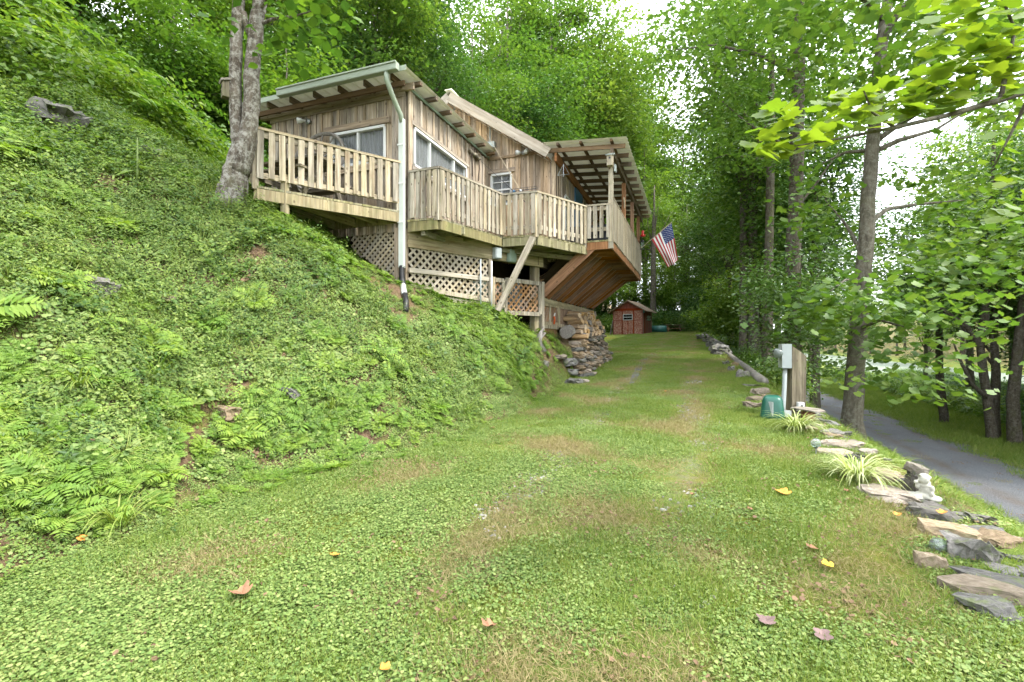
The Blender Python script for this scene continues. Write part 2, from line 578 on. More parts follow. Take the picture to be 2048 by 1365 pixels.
M['bluegrey'] = plain_mat('blue_grey_plastic', (0.086, 0.144, 0.187), .45, 0, .1, 5)
M['redplastic'] = plain_mat('red_plastic', (0.360, 0.014, 0.014), .35, 0, .1, 5)
M['orange'] = plain_mat('orange_cord', (0.504, 0.086, 0.014), .5, 0, .1, 5)
M['rope'] = plain_mat('pale_rope', (0.302, 0.252, 0.173), .9, 0, .3, 40)
M['statue'] = plain_mat('weathered_concrete_statue', (0.360, 0.353, 0.302), .9, 0, .35, 14, .2)
M['terracotta'] = plain_mat('terracotta', (0.202, 0.101, 0.058), .85, 0, .25, 8, .2)
M['stone'] = stone_mat('brown_fieldstone', (.085, .065, .045), (.215, .165, .115), (.33, .275, .21), .2)
M['stone_g'] = stone_mat('grey_fieldstone', (.05, .048, .044), (.125, .118, .108), (.22, .205, .185), .55)
M['stone_t'] = stone_mat('tan_sandstone', (.11, .080, .05), (.205, .160, .110), (.30, .25, .185), .45)
M['stone_p'] = stone_mat('pale_gravel', (.12, .11, .10), (.25, .235, .215), (.40, .38, .35), 0)
M['bark'] = bark_mat('grey_bark', (.035, .027, .02), (.165, .14, .115), (.34, .33, .30), .7, .3)
M['bark_r'] = bark_mat('smooth_grey_bark', (0.047, 0.040, 0.030), (0.137, 0.122, 0.097), (0.202, 0.202, 0.166), .45, .35)
M['bark_d'] = bark_mat('dark_bark', (.035, .029, .022), (.105, .088, .068), (.17, .165, .14), .45, .35)

# glass
m, n, l, bs = mat_new('window_glass'); M['glass'] = m
bs.inputs['Base Color'].default_value = (.8, .85, .87, 1); bs.inputs['Roughness'].default_value = .03
bs.inputs['Transmission Weight'].default_value = .85; bs.inputs['IOR'].default_value = 1.2
m, n, l, bs = mat_new('glass_globe'); M['globe'] = m
bs.inputs['Base Color'].default_value = (.62, .72, .68, 1); bs.inputs['Roughness'].default_value = .06
bs.inputs['Transmission Weight'].default_value = .85; bs.inputs['IOR'].default_value = 1.45
# curtain
m, n, l, bs = mat_new('grey_curtain'); M['curtain'] = m
tc = n.new('ShaderNodeTexCoord')
w = n.new('ShaderNodeTexNoise'); w.inputs['Scale'].default_value = 1; w.inputs['Detail'].default_value = 3
mp = n.new('ShaderNodeMapping'); mp.inputs['Scale'].default_value = (26, 26, 1.2); l.new(tc.outputs['Object'], mp.inputs['Vector']); l.new(mp.outputs[0], w.inputs['Vector'])
l.new(ramp(n, l, w.outputs['Fac'], [(.3, (.18, .20, .21)), (.7, (.46, .48, .47))]), bs.inputs['Base Color'])
bs.inputs['Roughness'].default_value = .9
# corrugated sheet
m, n, l, bs = mat_new('cream_roof_sheet'); M['sheet'] = m
tc = n.new('ShaderNodeTexCoord')
l.new(ramp(n, l, noise(n, l, tc.outputs['Object'], 2.5, 6, .65), [(.35, (.54, .53, .43)), (.7, (.70, .69, .58))]), bs.inputs['Base Color'])
bs.inputs['Roughness'].default_value = .5
trn = n.new('ShaderNodeBsdfTranslucent'); trn.inputs['Color'].default_value = (.62, .60, .48, 1)
mxs = n.new('ShaderNodeMixShader'); mxs.inputs['Fac'].default_value = .05
l.new(bs.outputs[0], mxs.inputs[1]); l.new(trn.outputs[0], mxs.inputs[2]); l.new(mxs.outputs[0], n['Material Output'].inputs['Surface'])
# chipboard of the shed
m, n, l, bs = mat_new('faded_red_chipboard'); M['chip'] = m
tc = n.new('ShaderNodeTexCoord')
vo = n.new('ShaderNodeTexVoronoi'); vo.inputs['Scale'].default_value = 26
mp = n.new('ShaderNodeMapping'); mp.inputs['Scale'].default_value = (1, 1, .6); l.new(tc.outputs['Object'], mp.inputs['Vector']); l.new(mp.outputs[0], vo.inputs['Vector'])
cc = ramp(n, l, vo.outputs['Color'], [(.2, (.13, .035, .022)), (.5, (.21, .09, .058)), (.85, (.28, .185, .135))])
l.new(cc, bs.inputs['Base Color']); bs.inputs['Roughness'].default_value = .9
# gravel road
m, n, l, bs = mat_new('blue_grey_gravel'); M['gravel'] = m
tc = n.new('ShaderNodeTexCoord')
f1 = noise(n, l, tc.outputs['Object'], 38, 8, .85)
c = ramp(n, l, f1, [(.3, (.04, .043, .05)), (.5, (.125, .132, .148)), (.72, (.29, .30, .325))])
at_ = n.new('ShaderNodeAttribute'); at_.attribute_name = 'track'
tr = noise(n, l, tc.outputs['Object'], 1.2, 4, .6)
mm = n.new('ShaderNodeMath'); mm.operation = 'MULTIPLY'; l.new(at_.outputs['Fac'], mm.inputs[0]); l.new(maprange(n, l, tr, .35, .65, .1, .9), mm.inputs[1])
c = mixc(n, l, mm.outputs[0], c, (.12, .09, .065))
c = mixc(n, l, maprange(n, l, noise(n, l, tc.outputs['Object'], .5, 4, .6), .35, .7, 0, .45), c, (.06, .055, .05))
l.new(c, bs.inputs['Base Color']); bs.inputs['Roughness'].default_value = .95
bump(n, l, f1, bs, 1.0, .05)
# water
m, n, l, bs = mat_new('grey_green_river'); M['water'] = m
bs.inputs['Base Color'].default_value = (.13, .155, .11, 1); bs.inputs['Roughness'].default_value = .55; bs.inputs['Specular IOR Level'].default_value = .15
tc = n.new('ShaderNodeTexCoord'); bump(n, l, noise(n, l, tc.outputs['Object'], 1.5, 3, .5), bs, .15, .05)
# ground: soil, moss, turf by stored masks
m, n, l, bs = mat_new('ground_soil_and_turf'); M['ground'] = m
tc = n.new('ShaderNodeTexCoord')
P = tc.outputs['Object']
fine = noise(n, l, P, 28, 8, .75)
soil = ramp(n, l, fine, [(.28, (.045, .028, .016)), (.5, (.105, .068, .042)), (.75, (.20, .145, .10))])
turf = ramp(n, l, noise(n, l, P, 60, 6, .8), [(.28, (.045, .070, .012)), (.5, (.10, .145, .028)), (.74, (.19, .22, .06))])
mossc = ramp(n, l, noise(n, l, P, 40, 6, .8), [(.3, (.08, .085, .010)), (.7, (.19, .185, .035))])
mosf = maprange(n, l, noise(n, l, P, .9, 5, .65), .48, .62)
turf = mixc(n, l, mosf, turf, mossc)
aL = n.new('ShaderNodeAttribute'); aL.attribute_name = 'lawn'
brk = noise(n, l, P, 3.0, 6, .7)
sm = n.new('ShaderNodeMath'); sm.operation = 'MULTIPLY_ADD'; l.new(brk, sm.inputs[0]); sm.inputs[1].default_value = .9
l.new(aL.outputs['Fac'], sm.inputs[2])
fac = maprange(n, l, sm.outputs[0], .72, 1.05)
gc = mixc(n, l, fac, soil, turf)
aT = n.new('ShaderNodeAttribute'); aT.attribute_name = 'track'
tm_ = n.new('ShaderNodeMath'); tm_.operation = 'MULTIPLY'; l.new(aT.outputs['Fac'], tm_.inputs[0]); l.new(maprange(n, l, noise(n, l, P, 7.0, 8, .8), .40, .64, 0, .9), tm_.inputs[1])
grv = ramp(n, l, noise(n, l, P, 70, 4, .8), [(.3, (.07, .06, .045)), (.5, (.16, .14, .11)), (.72, (.27, .25, .21))])
l.new(mixc(n, l, tm_.outputs[0], gc, grv), bs.inputs['Base Color'])
bs.inputs['Roughness'].default_value = .95; bs.inputs['Specular IOR Level'].default_value = .1
bump(n, l, fine, bs, .8, .04)

G_A, G_B, G_C = (.050, .105, .018), (.085, .160, .026), (.150, .215, .036)
M['leaf'] = leaf_mat('forest_leaf', [(.044, .096, .022), (.086, .155, .030), (.160, .220, .044)], .42)
M['leaf_y'] = leaf_mat('yellow_green_leaf', [(.050, .110, .018), (.10, .175, .026), (.175, .24, .036)], .42)
M['leaf_d'] = leaf_mat('deep_green_leaf', [(.034, .084, .024), (.064, .130, .034), (.115, .178, .042)], .36, .4, spec=.5)
M['clover'] = leaf_mat('clover_leaf', [(.078, .135, .028), (.135, .200, .046), (.225, .270, .085)], .25, .6)
M['drygrass'] = leaf_mat('dry_grass_blade', [(.16, .15, .05), (.24, .20, .09), (.30, .24, .13)], .25, .7)
M['litter'] = leaf_mat('leaf_litter', [(.07, .04, .022), (.13, .08, .045), (.20, .13, .075)], .1, .8)
M['grass'] = leaf_mat('grass_blade', [(.085, .15, .02), (.145, .21, .03), (.24, .27, .07)], .3, .6)
M['fern'] = leaf_mat('fern_frond', [(.075, .155, .020), (.13, .22, .028), (.21, .28, .04)], .35, .6)
M['herb'] = leaf_mat('bank_herb_leaf', [(.065, .125, .022), (.118, .185, .032), (.185, .24, .045)], .34, .5)
M['varieg'] = leaf_mat('variegated_blade', [(.13, .19, .03), (.24, .29, .08), (.46, .49, .28)], .3, .5)
M['tulip'] = leaf_mat('broad_lobed_leaf', [(.070, .135, .020), (.115, .185, .026), (.18, .24, .034)], .52, .4, tcol=(1.35, 1.4, .45))
M['stem'] = plain_mat('green_stem', (.09, .13, .03), .7, 0, .2, 10)
M['twig'] = plain_mat('dark_twig', (.035, .028, .02), .9, 0, .3, 10)
M['moss'] = plain_mat('moss', (.10, .13, .02), .95, 0, .4, 30, .1)
M['leaf_orange'] = plain_mat('fallen_orange_leaf', (.48, .19, .03), .7, 0, .3, 18)
M['leaf_yellow'] = plain_mat('fallen_yellow_leaf', (.60, .33, .03), .7, 0, .3, 18)
M['leaf_brown'] = plain_mat('fallen_brown_leaf', (.22, .11, .06), .8, 0, .35, 18)
M['leaf_purple'] = plain_mat('fallen_dull_purple_leaf', (.13, .085, .08), .8, 0, .35, 18)

# ------------------------------------------------------------------ the setting: ground, road, water


def axis(*seg):
    out = []
    for a, b, s in seg:
        k = max(1, round((b - a) / s))
        out += list(np.linspace(a, b, k, endpoint=False))
    return np.array(out + [seg[-1][1]])


def raw_mesh(name, V, loops, starts, mats=(), smooth=False, attrs=None):
    me = bpy.data.meshes.new(name)
    me.vertices.add(len(V)); me.vertices.foreach_set('co', np.ascontiguousarray(V, dtype=np.float32).ravel())
    me.loops.add(len(loops)); me.loops.foreach_set('vertex_index', np.ascontiguousarray(loops, dtype=np.int32))
    me.polygons.add(len(starts)); me.polygons.foreach_set('loop_start', np.ascontiguousarray(starts, dtype=np.int32))
    for m_ in mats: me.materials.append(m_)
    if smooth: me.polygons.foreach_set('use_smooth', np.ones(len(starts), bool))
    for k, a in (attrs or {}).items():
        t = me.attributes.new(k, 'FLOAT', 'POINT'); t.data.foreach_set('value', np.ascontiguousarray(a, dtype=np.float32))
    me.update(calc_edges=True)
    me.validate()
    return me


def grid_mesh(name, X, Y, Z, mat, attrs=None, smooth=True):
    nr, nc = X.shape
    V = np.stack([X, Y, Z], -1).reshape(-1, 3)
    i, j = np.meshgrid(np.arange(nr - 1), np.arange(nc - 1), indexing='ij')
    a = i * nc + j
    q = np.stack([a, a + nc, a + nc + 1, a + 1], -1).reshape(-1, 4)
    return raw_mesh(name, V, q.ravel(), np.arange(0, q.size, 4), [mat], smooth, {k: v.ravel() for k, v in (attrs or {}).items()})


ax_D = axis((-380, -90, 20), (-90, -30, 4), (-30, -9, .7), (-9, -1.8, .09), (-1.8, 2.6, .12), (2.6, 11, .3), (11, 34, 1.2), (34, 100, 5), (100, 380, 25))
ax_L = axis((-80, -8, 6), (-8, 1, .5), (1, 13, .09), (13, 22, .15), (22, 50, .6), (50, 100, 4), (100, 420, 25))
gD, gL = np.meshgrid(ax_D, ax_L, indexing='ij')
gX, gY = XY(gD, gL)
gZ = tz(gX, gY)
toe_ = np.interp(gL, L_T, D_T); edge_ = np.interp(gL, L_R, D_R)
inl = np.clip((gD - toe_ + .1) / .3, 0, 1) * np.clip((edge_ - gD) / .25, 0, 1)
lawnm = .30 + .60 * inl
lawnm = np.where((gD > edge_) & (gD < ROAD_A), .46, lawnm)
lawnm = np.where(gD > ROAD_B, .85, lawnm)
lawnm = np.where(gD > 45, .4, lawnm)
# thin wheel tracks on the drive
trk = 0
for dd in (-1.42, .0):
    trk = trk + np.exp(-((gD - dd - .06 * np.sin(gL * 1.1)) / .17) ** 2) * inl * np.clip((gL - 2.0) / 3, 0, 1)
lawnm -= .22 * trk
ground = tag(obj('ground', grid_mesh('ground', gX, gY, gZ, M['ground'], {'lawn': lawnm, 'track': trk})), kind='structure',
             label='grassy drive, planted bank and wooded hillside ground')

rD = np.linspace(ROAD_A, ROAD_B, 33); rL = axis((-30, 6, 2), (6, 45, .25), (45, 160, 4))
rd, rl = np.meshgrid(rD, rL, indexing='ij')
k = (rd - ROAD_A) / (ROAD_B - ROAD_A)
rd2 = rd + np.where(k == 0, 1, 0) * .10 * wob(rl * .37, rl * .21) + np.where(k == 1, 1, 0) * .15 * wob(rl * .29, rl * .4)
rx, ry = XY(rd2, rl)
rz = ROAD_Z + CAMZ + .02 + .05 * np.sin(np.pi * k) + .01 * wob(rx, ry)
track = np.exp(-((k - .30) / .06) ** 2) + np.exp(-((k - .74) / .06) ** 2) + .8 * np.exp(-((k - .97) / .05) ** 2)
tag(obj('gravel_road', grid_mesh('gravel_road', rx, ry, rz, M['gravel'], {'track': track})), kind='structure', label='blue grey gravel road below the bank')
wx, wy = XY(*np.meshgrid(np.array([20., 50.]), np.array([-60., 400.]), indexing='ij'))
tag(obj('river', grid_mesh('river', wx, wy, wx * 0 + WATER_Z + CAMZ, M['water'])), kind='structure', label='calm grey green river beyond the road')

# small strip of bare gravel in the left wheel track
gp = [on_ground(px, py) for px, py in ((1262, 770), (1271, 752), (1279, 735), (1288, 722), (1296, 712))]
gl, gr = [], []
for q, w_ in zip(gp, (.04, .09, .10, .11, .06)):
    gl.append((q.x - w_, q.y)); gr.append((q.x + w_, q.y))
GX = np.array([[a[0], (a[0] + b[0]) / 2, b[0]] for a, b in zip(gl, gr)]); GY = np.array([[a[1]] * 3 for a in gl])
tag(obj('gravel_strip', grid_mesh('gravel_strip', GX.T, GY.T, tz(GX, GY).T + .02, M['gravel'], {'track': GX.T * 0})), kind='structure', label='strip of bare pale gravel worn in the grass drive')

# ------------------------------------------------------------------ foliage builders
T_DIAM = (np.array([(0, 0, 0), (.34, .42, .09), (0, 1, -.06), (-.34, .42, .09)]), [(0, 1, 2), (0, 2, 3)])
T_LANCE = (np.array([(0, 0, 0), (.17, .4, .05), (0, 1, -.12), (-.17, .4, .05)]), [(0, 1, 2), (0, 2, 3)])
T_OVAL = (np.array([(0, 0, 0), (.27, .22, .05), (.33, .55, .06), (0, 1, -.05), (-.33, .55, .06), (-.27, .22, .05), (0, .5, -.03)]),
          [(0, 1, 6), (1, 2, 6), (2, 3, 6), (3, 4, 6), (4, 5, 6), (5, 0, 6)])
T_HEX = (np.array([(math.sin(a) * .5, .5 - math.cos(a) * .5, .05 * math.cos(2 * a)) for a in np.arange(6) * math.pi / 3]), [(0, 1, 2, 3, 4, 5)])
T_BLADE = (np.array([(-.5, 0, 0), (.5, 0, 0), (.38, .5, .06), (-.38, .5, .06), (0, 1, -.15)]), [(0, 1, 2, 3), (3, 2, 4)])
_lobe = [(0, 0), (.12, -.06), (.42, .02), (.50, .20), (.36, .34), (.54, .58), (.52, .76), (.30, .78), (.16, .88), (0, .80),
         (-.16, .88), (-.30, .78), (-.52, .76), (-.54, .58), (-.36, .34), (-.50, .20), (-.42, .02), (-.12, -.06)]
T_LOBE = (np.array([(x, y, .10 * abs(x) - .10 * y * y) for x, y in _lobe] + [(0, .42, -.03)]), [(i, (i + 1) % 18, 18) for i in range(18)])


def leaves(pos, nrm, axis_, size, T, width=1.0):
    pos = np.asarray(pos, float); N = len(pos)
    z = nrm / (np.linalg.norm(nrm, axis=1, keepdims=True) + 1e-9)
    y = axis_ - z * np.sum(axis_ * z, 1, keepdims=True)
    y /= np.linalg.norm(y, axis=1, keepdims=True) + 1e-9
    x = np.cross(y, z)
    tv, tf = T
    s = np.asarray(size, float).reshape(N, 1, 1)
    V = (x[:, None, :] * tv[None, :, 0:1] * width + y[:, None, :] * tv[None, :, 1:2] + z[:, None, :] * tv[None, :, 2:3]) * s + pos[:, None, :]
    K = len(tv)
    return V.reshape(-1, 3), K


def foliage_mesh(name, batches, mat, rg=nrng):
    """batches of (pos, normal, axis, size, template, width, tint or None)"""
    Vs, Ls, Ss, Ts = [], [], [], []
    vo = lo = 0
    for pos, nrm, ax, size, T, width, tint in batches:
        if len(pos) == 0: continue
        V, K = leaves(pos, nrm, ax, size, T, width)
        N = len(pos)
        base = (np.arange(N) * K)[:, None]
        tint = rg.random(N) if tint is None else tint
        flat = np.concatenate([np.array(f) for f in T[1]])
        lens = np.array([len(f) for f in T[1]])
        Ls.append((base + flat[None, :] + vo).ravel())
        st = np.concatenate([[0], np.cumsum(lens)[:-1]])
        Ss.append((np.arange(N)[:, None] * len(flat) + st[None, :] + lo).ravel())
        Vs.append(V); Ts.append(np.repeat(tint, K))
        vo += len(V); lo += N * len(flat)
    return raw_mesh(name, np.concatenate(Vs), np.concatenate(Ls), np.concatenate(Ss), [mat], False, {'tint': np.concatenate(Ts)})


def rand_unit(N, rg=nrng):
    v = rg.normal(size=(N, 3))
    return v / np.linalg.norm(v, axis=1, keepdims=True)


def cluster_leaves(centers, per, spread, flat, size, rg=nrng, up=1.0, T=T_DIAM, width=1.0, out_from=None):
    C = np.repeat(np.asarray(centers, float), per, axis=0)
    N = len(C)
    off = rg.normal(size=(N, 3)) * np.repeat(np.asarray(spread, float).reshape(-1, 1), per, axis=0) if np.ndim(spread) else rg.normal(size=(N, 3)) * spread
    off[:, 2] = off[:, 2] * flat - .25 * np.linalg.norm(off[:, :2], axis=1)
    pos = C + off
    nrm = rand_unit(N, rg) * .75 + np.array([0, 0, up])
    ax = off / (np.linalg.norm(off, axis=1, keepdims=True) + 1e-6) + rand_unit(N, rg) * .7 + np.array([0, 0, -.35])
    sz = size * rg.uniform(.6, 1.3, N)
    ct = np.repeat(rg.random(len(centers)), per)
    tint = np.clip(ct * .55 + rg.random(N) * .45, 0, 1)
    return (pos, nrm, ax, sz, T, width, tint)


def crown_centers(n, c, rad, rg=nrng, shell=.45, lobes=7):
    """points spread through an uneven crown made of several lobes"""
    c = np.array(c, float); rad = np.array(rad, float)
    lc = rand_unit(lobes, rg) * rg.uniform(.35, .75, (lobes, 1)) * rad + c
    lr = rg.uniform(.38, .62, (lobes, 1)) * rad
    k = rg.integers(0, lobes, n)
    p = rand_unit(n, rg) * (rg.random((n, 1)) ** shell)
    return lc[k] + p * lr[k]


def limb_path(a, b, sag=.15, n=5, rg=rng):
    a, b = Vector(a), Vector(b)
    out = []
    for i in range(n):
        t = i / (n - 1)
        p = a.lerp(b, t)
        p.z += math.sin(t * math.pi) * (b - a).length * sag
        if 0 < i < n - 1: p += Vector((rg.uniform(-1, 1), rg.uniform(-1, 1), rg.uniform(-.6, .6))) * (b - a).length * .05
        out.append(p)
    return out


def tree_meshes(name, seed, h, z0, rad, nclu, per, lsize, leafm, barkm, tr=.2, lobes=8, spread=.42, lean=0.0, flat=.45):
    rg = np.random.default_rng(seed); rr = random.Random(seed)
    zc = (z0 + h) / 2
    cen = crown_centers(nclu, (lean * .6, 0, zc), (rad, rad, (h - z0) / 2), rg, .4, lobes)
    t = MB()
    top = Vector((lean, 0, h * .93))
    pts = [Vector((lean * (i / 8) ** 1.5 + rr.uniform(-.06, .06) * (i > 0), rr.uniform(-.06, .06) * (i > 0), -.3 + (top.z + .3) * i / 8)) for i in range(9)]
    t.tube(pts, [tr * 1.45] + [tr * (1 - .88 * (i / 8) ** 1.1) for i in range(1, 9)], 9, jit=.06, rg=rr)
    for q in cen[rg.choice(nclu, min(26, nclu), replace=False)]:
        f = np.clip((q[2] - z0 * .4) / h * .85 - .05 * rg.random(), .12, .95)
        i = min(int(f * 8), 7)
        a = pts[i].lerp(pts[i + 1], f * 8 - i)
        L_ = limb_path(a, q, .12, 5, rr)
        r0 = tr * (1 - .85 * f) * .42
        t.tube(L_, [r0, r0 * .75, r0 * .5, r0 * .32, r0 * .12], 5, jit=.05, rg=rr)
    tm = mesh_of(name + '_trunk', t.v, t.f, barkm, True)
    cm = foliage_mesh(name + '_crown', [cluster_leaves(cen, per, spread, flat, lsize, rg)], leafm, rg)
    return tm, cm


def plant_tree(name, label, cat, meshes, loc, s=1.0, rz=0.0, group=None, sz=None):
    t = thing(name, label, cat, loc, group)
    Mx = Matrix.Translation(Vector(loc)) @ Matrix.Rotation(rz, 4, 'Z') @ Matrix.Diagonal((s, s, sz or s, 1))
    obj('trunk', meshes[0], Mx, t)
    obj('crown', meshes[1], Mx, t)
    return t


# scatter of plant prototypes as one uncountable cover
def scatter(name, label, cat, protos, pts, rot, scl, idx):
    col = bpy.data.collections.new(name + '_kinds')
    for i, me in enumerate(protos):
        o = bpy.data.objects.new('%s_kind_%02d' % (name, i), me)
        col.objects.link(o)
    me = bpy.data.meshes.new(name)
    N = len(pts)
    me.vertices.add(N); me.vertices.foreach_set('co', np.ascontiguousarray(pts, dtype=np.float32).ravel())
    a = me.attributes.new('turn', 'FLOAT_VECTOR', 'POINT'); a.data.foreach_set('vector', np.ascontiguousarray(rot, dtype=np.float32).ravel())
    a = me.attributes.new('size', 'FLOAT', 'POINT'); a.data.foreach_set('value', np.ascontiguousarray(scl, dtype=np.float32))
    a = me.attributes.new('which', 'INT', 'POINT'); a.data.foreach_set('value', np.ascontiguousarray(idx, dtype=np.int32))
    o = put(bpy.data.objects.new(name, me))
    ng = bpy.data.node_groups.new(name, 'GeometryNodeTree')
    ng.interface.new_socket('Geometry', in_out='INPUT', socket_type='NodeSocketGeometry')
    ng.interface.new_socket('Geometry', in_out='OUTPUT', socket_type='NodeSocketGeometry')
    nn, ll = ng.nodes, ng.links
    gi, go = nn.new('NodeGroupInput'), nn.new('NodeGroupOutput')
    ip = nn.new('GeometryNodeInstanceOnPoints')
    ci = nn.new('GeometryNodeCollectionInfo'); ci.inputs['Collection'].default_value = col
    ci.inputs['Separate Children'].default_value = True; ci.inputs['Reset Children'].default_value = True

    def na(nm, ty):
        q = nn.new('GeometryNodeInputNamedAttribute'); q.data_type = ty; q.inputs['Name'].default_value = nm
        return q.outputs['Attribute']
    er = nn.new('FunctionNodeEulerToRotation')
    ll.new(na('turn', 'FLOAT_VECTOR'), er.inputs[0])
    ll.new(gi.outputs[0], ip.inputs['Points']); ll.new(ci.outputs[0], ip.inputs['Instance'])
    ip.inputs['Pick Instance'].default_value = True
    ll.new(na('which', 'INT'), ip.inputs['Instance Index'])
    ll.new(er.outputs[0], ip.inputs['Rotation'])
    ll.new(na('size', 'FLOAT'), ip.inputs['Scale'])
    ll.new(ip.outputs[0], go.inputs[0])
    md = o.modifiers.new('cover', 'NODES'); md.node_group = ng
    for m_ in {p.materials[0] for p in protos}: me.materials.append(m_)
    return tag(o, label, cat, kind='stuff')


def drape(x, y, tilt=.8, spin=None, rg=nrng, sink=0.0):
    x = np.asarray(x); y = np.asarray(y)
    z = tz(x, y)
    e = .1
    gx = (tz(x + e, y) - tz(x - e, y)) / (2 * e); gy = (tz(x, y + e) - tz(x, y - e)) / (2 * e)
    sp = rg.uniform(0, 2 * math.pi, len(x)) if spin is None else spin
    rot = np.zeros((len(x), 3))
    # tilt about world x / y so that local z leans to the ground normal, after the spin about z
    nx, ny = -gx * tilt, -gy * tilt
    for i in range(len(x)):
        q = Vector((0, 0, 1)).rotation_difference(Vector((nx[i], ny[i], 1)))
        rot[i] = (q.to_matrix() @ Matrix.Rotation(sp[i], 3, 'Z')).to_euler()
    return np.stack([x, y, z - sink], -1), rot


def vnoise(x, y, s, seed=0):
    a, b = x * s + seed * 3.7, y * s + seed * 1.9
    return .5 + .25 * (np.sin(a * 1.7 + 2 * np.sin(b * .9 + seed)) + np.sin(b * 1.9 + 2 * np.cos(a * 1.1))) * .9


# prototypes of low plants
def patch_clover(seed, R, n, r0, r1, hmax, grass=0, mat=None):
    rg = np.random.default_rng(seed)
    p = np.zeros((n, 3)); a = rg.uniform(0, 6.283, n); r = R * np.sqrt(rg.random(n))
    p[:, 0] = np.cos(a) * r; p[:, 1] = np.sin(a) * r; p[:, 2] = rg.random(n) ** 1.3 * hmax * (1 - .6 * (r / R) ** 2) + .004
    b = [(p, rand_unit(n, rg) * .42 + np.array([0, 0, 1]), rand_unit(n, rg), rg.uniform(r0, r1, n) * 2, T_HEX, 1.0, None)]
    return foliage_mesh('clover_patch', b, mat or M['clover'], rg)


def patch_grass(seed, R, n, l0, l1, w, mat=None, lean=.6):
    rg = np.random.default_rng(seed)
    p = np.zeros((n, 3)); a = rg.uniform(0, 6.283, n); r = R * np.sqrt(rg.random(n))
    p[:, 0] = np.cos(a) * r; p[:, 1] = np.sin(a) * r
    ax = rand_unit(n, rg) * lean + np.array([0, 0, 1])
    nr = rand_unit(n, rg) + np.array([0, 0, .3])
    sz = rg.uniform(l0, l1, n)
    tv, tf = T_BLADE
    T = (tv * np.array([w / ((l0 + l1) / 2), 1, 1]), tf)
    return foliage_mesh('grass_tuft', [(p, nr, ax, sz, T, 1.0, None)], mat or M['grass'], rg)


def arch_blades(seed, n, length, width, mat, spread=.5, name='arching_tuft', droop=1.5, up=1.0):
    """long arching ribbon blades from one base"""
    rg = random.Random(seed)
    V, Fc, tint = [], [], []
    for i in range(n):
        a = rg.uniform(0, 6.283); L_ = length * rg.uniform(.6, 1.1); el = up * rg.uniform(.9, 1.45)
        d = Vector((math.cos(a), math.sin(a), 0)); side = Vector((-d.y, d.x, 0))
        p = d * rg.uniform(0, .06) + side * rg.uniform(-.05, .05)
        o = len(V); tt = rg.random()
        K = 7
        for k in range(K):
            w_ = width * (1 - (k / (K - 1)) ** 2) * .5 + .0006
            V += [p - side * w_, p + side * w_]; tint += [tt, tt]
            e = el - droop * (k / (K - 1)) * rg.uniform(.9, 1.1)
            p = p + (d * math.cos(e) + Vector((0, 0, math.sin(e)))) * (L_ / (K - 1))
        Fc += [(o + 2 * k, o + 2 * k + 1, o + 2 * k + 3, o + 2 * k + 2) for k in range(K - 1)]
    me = mesh_of(name, V, Fc, mat)
    t = me.attributes.new('tint', 'FLOAT', 'POINT'); t.data.foreach_set('value', tint)
    return me


def fern(seed, nf, length, mat):
    rg = random.Random(seed); g2 = np.random.default_rng(seed)
    P, Nn, A, S = [], [], [], []
    for i in range(nf):
        a = 6.283 * i / nf + rg.uniform(-.4, .4); L_ = length * rg.uniform(.7, 1.1)
        d = Vector((math.cos(a), math.sin(a), 0)); side = Vector((-d.y, d.x, 0)); p = Vector((0, 0, 0)); el = rg.uniform(.7, 1.15)
        K = 13
        for k in range(K):
            t = k / (K - 1); e = el - 1.15 * t
            step = d * math.cos(e) + Vector((0, 0, math.sin(e)))
            p = p + step * (L_ / K)
            up = (Vector((0, 0, math.cos(e))) - d * math.sin(e))
            if t > .08:
                ln = L_ * .34 * (math.sin(math.pi * min(t * .85 + .18, 1)) ** .8) + .01
                for s in (-1, 1):
                    P.append(p); Nn.append(up + Vector((rg.uniform(-.2, .2),) * 3)); A.append(side * s + step * .45); S.append(ln)
    tv, tf = T_LANCE
    T = (tv * np.array([.95, 1, 1]), tf)
    n_ = len(P)
    return foliage_mesh('fern', [(np.array([tuple(p) for p in P]), np.array([tuple(p) for p in Nn]), np.array([tuple(p) for p in A]), np.array(S), T, 1.0, g2.random(n_) * .5 + .25)], mat, g2)


def herb(seed, stems, h, lsize, mat, T=T_OVAL, per=9, spread=.18):
    rg = np.random.default_rng(seed)
    P, Nn, A, S = [], [], [], []
    for s in range(stems):
        a = rg.uniform(0, 6.283); o = np.array([np.cos(a), np.sin(a), 0]) * spread * rg.random()
        hh = h * rg.uniform(.5, 1.1); ln = np.array([np.cos(a), np.sin(a), 0]) * .35
        for k in range(per):
            t = (k + .5) / per
            q = o + ln * hh * t ** 1.5 + np.array([0, 0, hh * t])
            th = k * 2.4 + s
            ax = np.array([np.cos(th), np.sin(th), .15])
            P.append(q); A.append(ax); Nn.append(np.array([0, 0, 1]) + rg.normal(size=3) * .3); S.append(lsize * rg.uniform(.6, 1.2) * (1.1 - .5 * t))
    return foliage_mesh('herb', [(np.array(P), np.array(Nn), np.array(A), np.array(S), T, 1.0, rg.random(len(P)))], mat, rg)


def bush(seed, R, hgt, nclu, per, lsize, mat, T=T_DIAM):
    rg = np.random.default_rng(seed)
    cen = rand_unit(nclu, rg) * rg.random((nclu, 1)) ** .4 * np.array([R, R, hgt / 2]) + np.array([0, 0, hgt * .48])
    return foliage_mesh('bush', [cluster_leaves(cen, per, R * .22, .6, lsize, rg, T=T)], mat, rg)


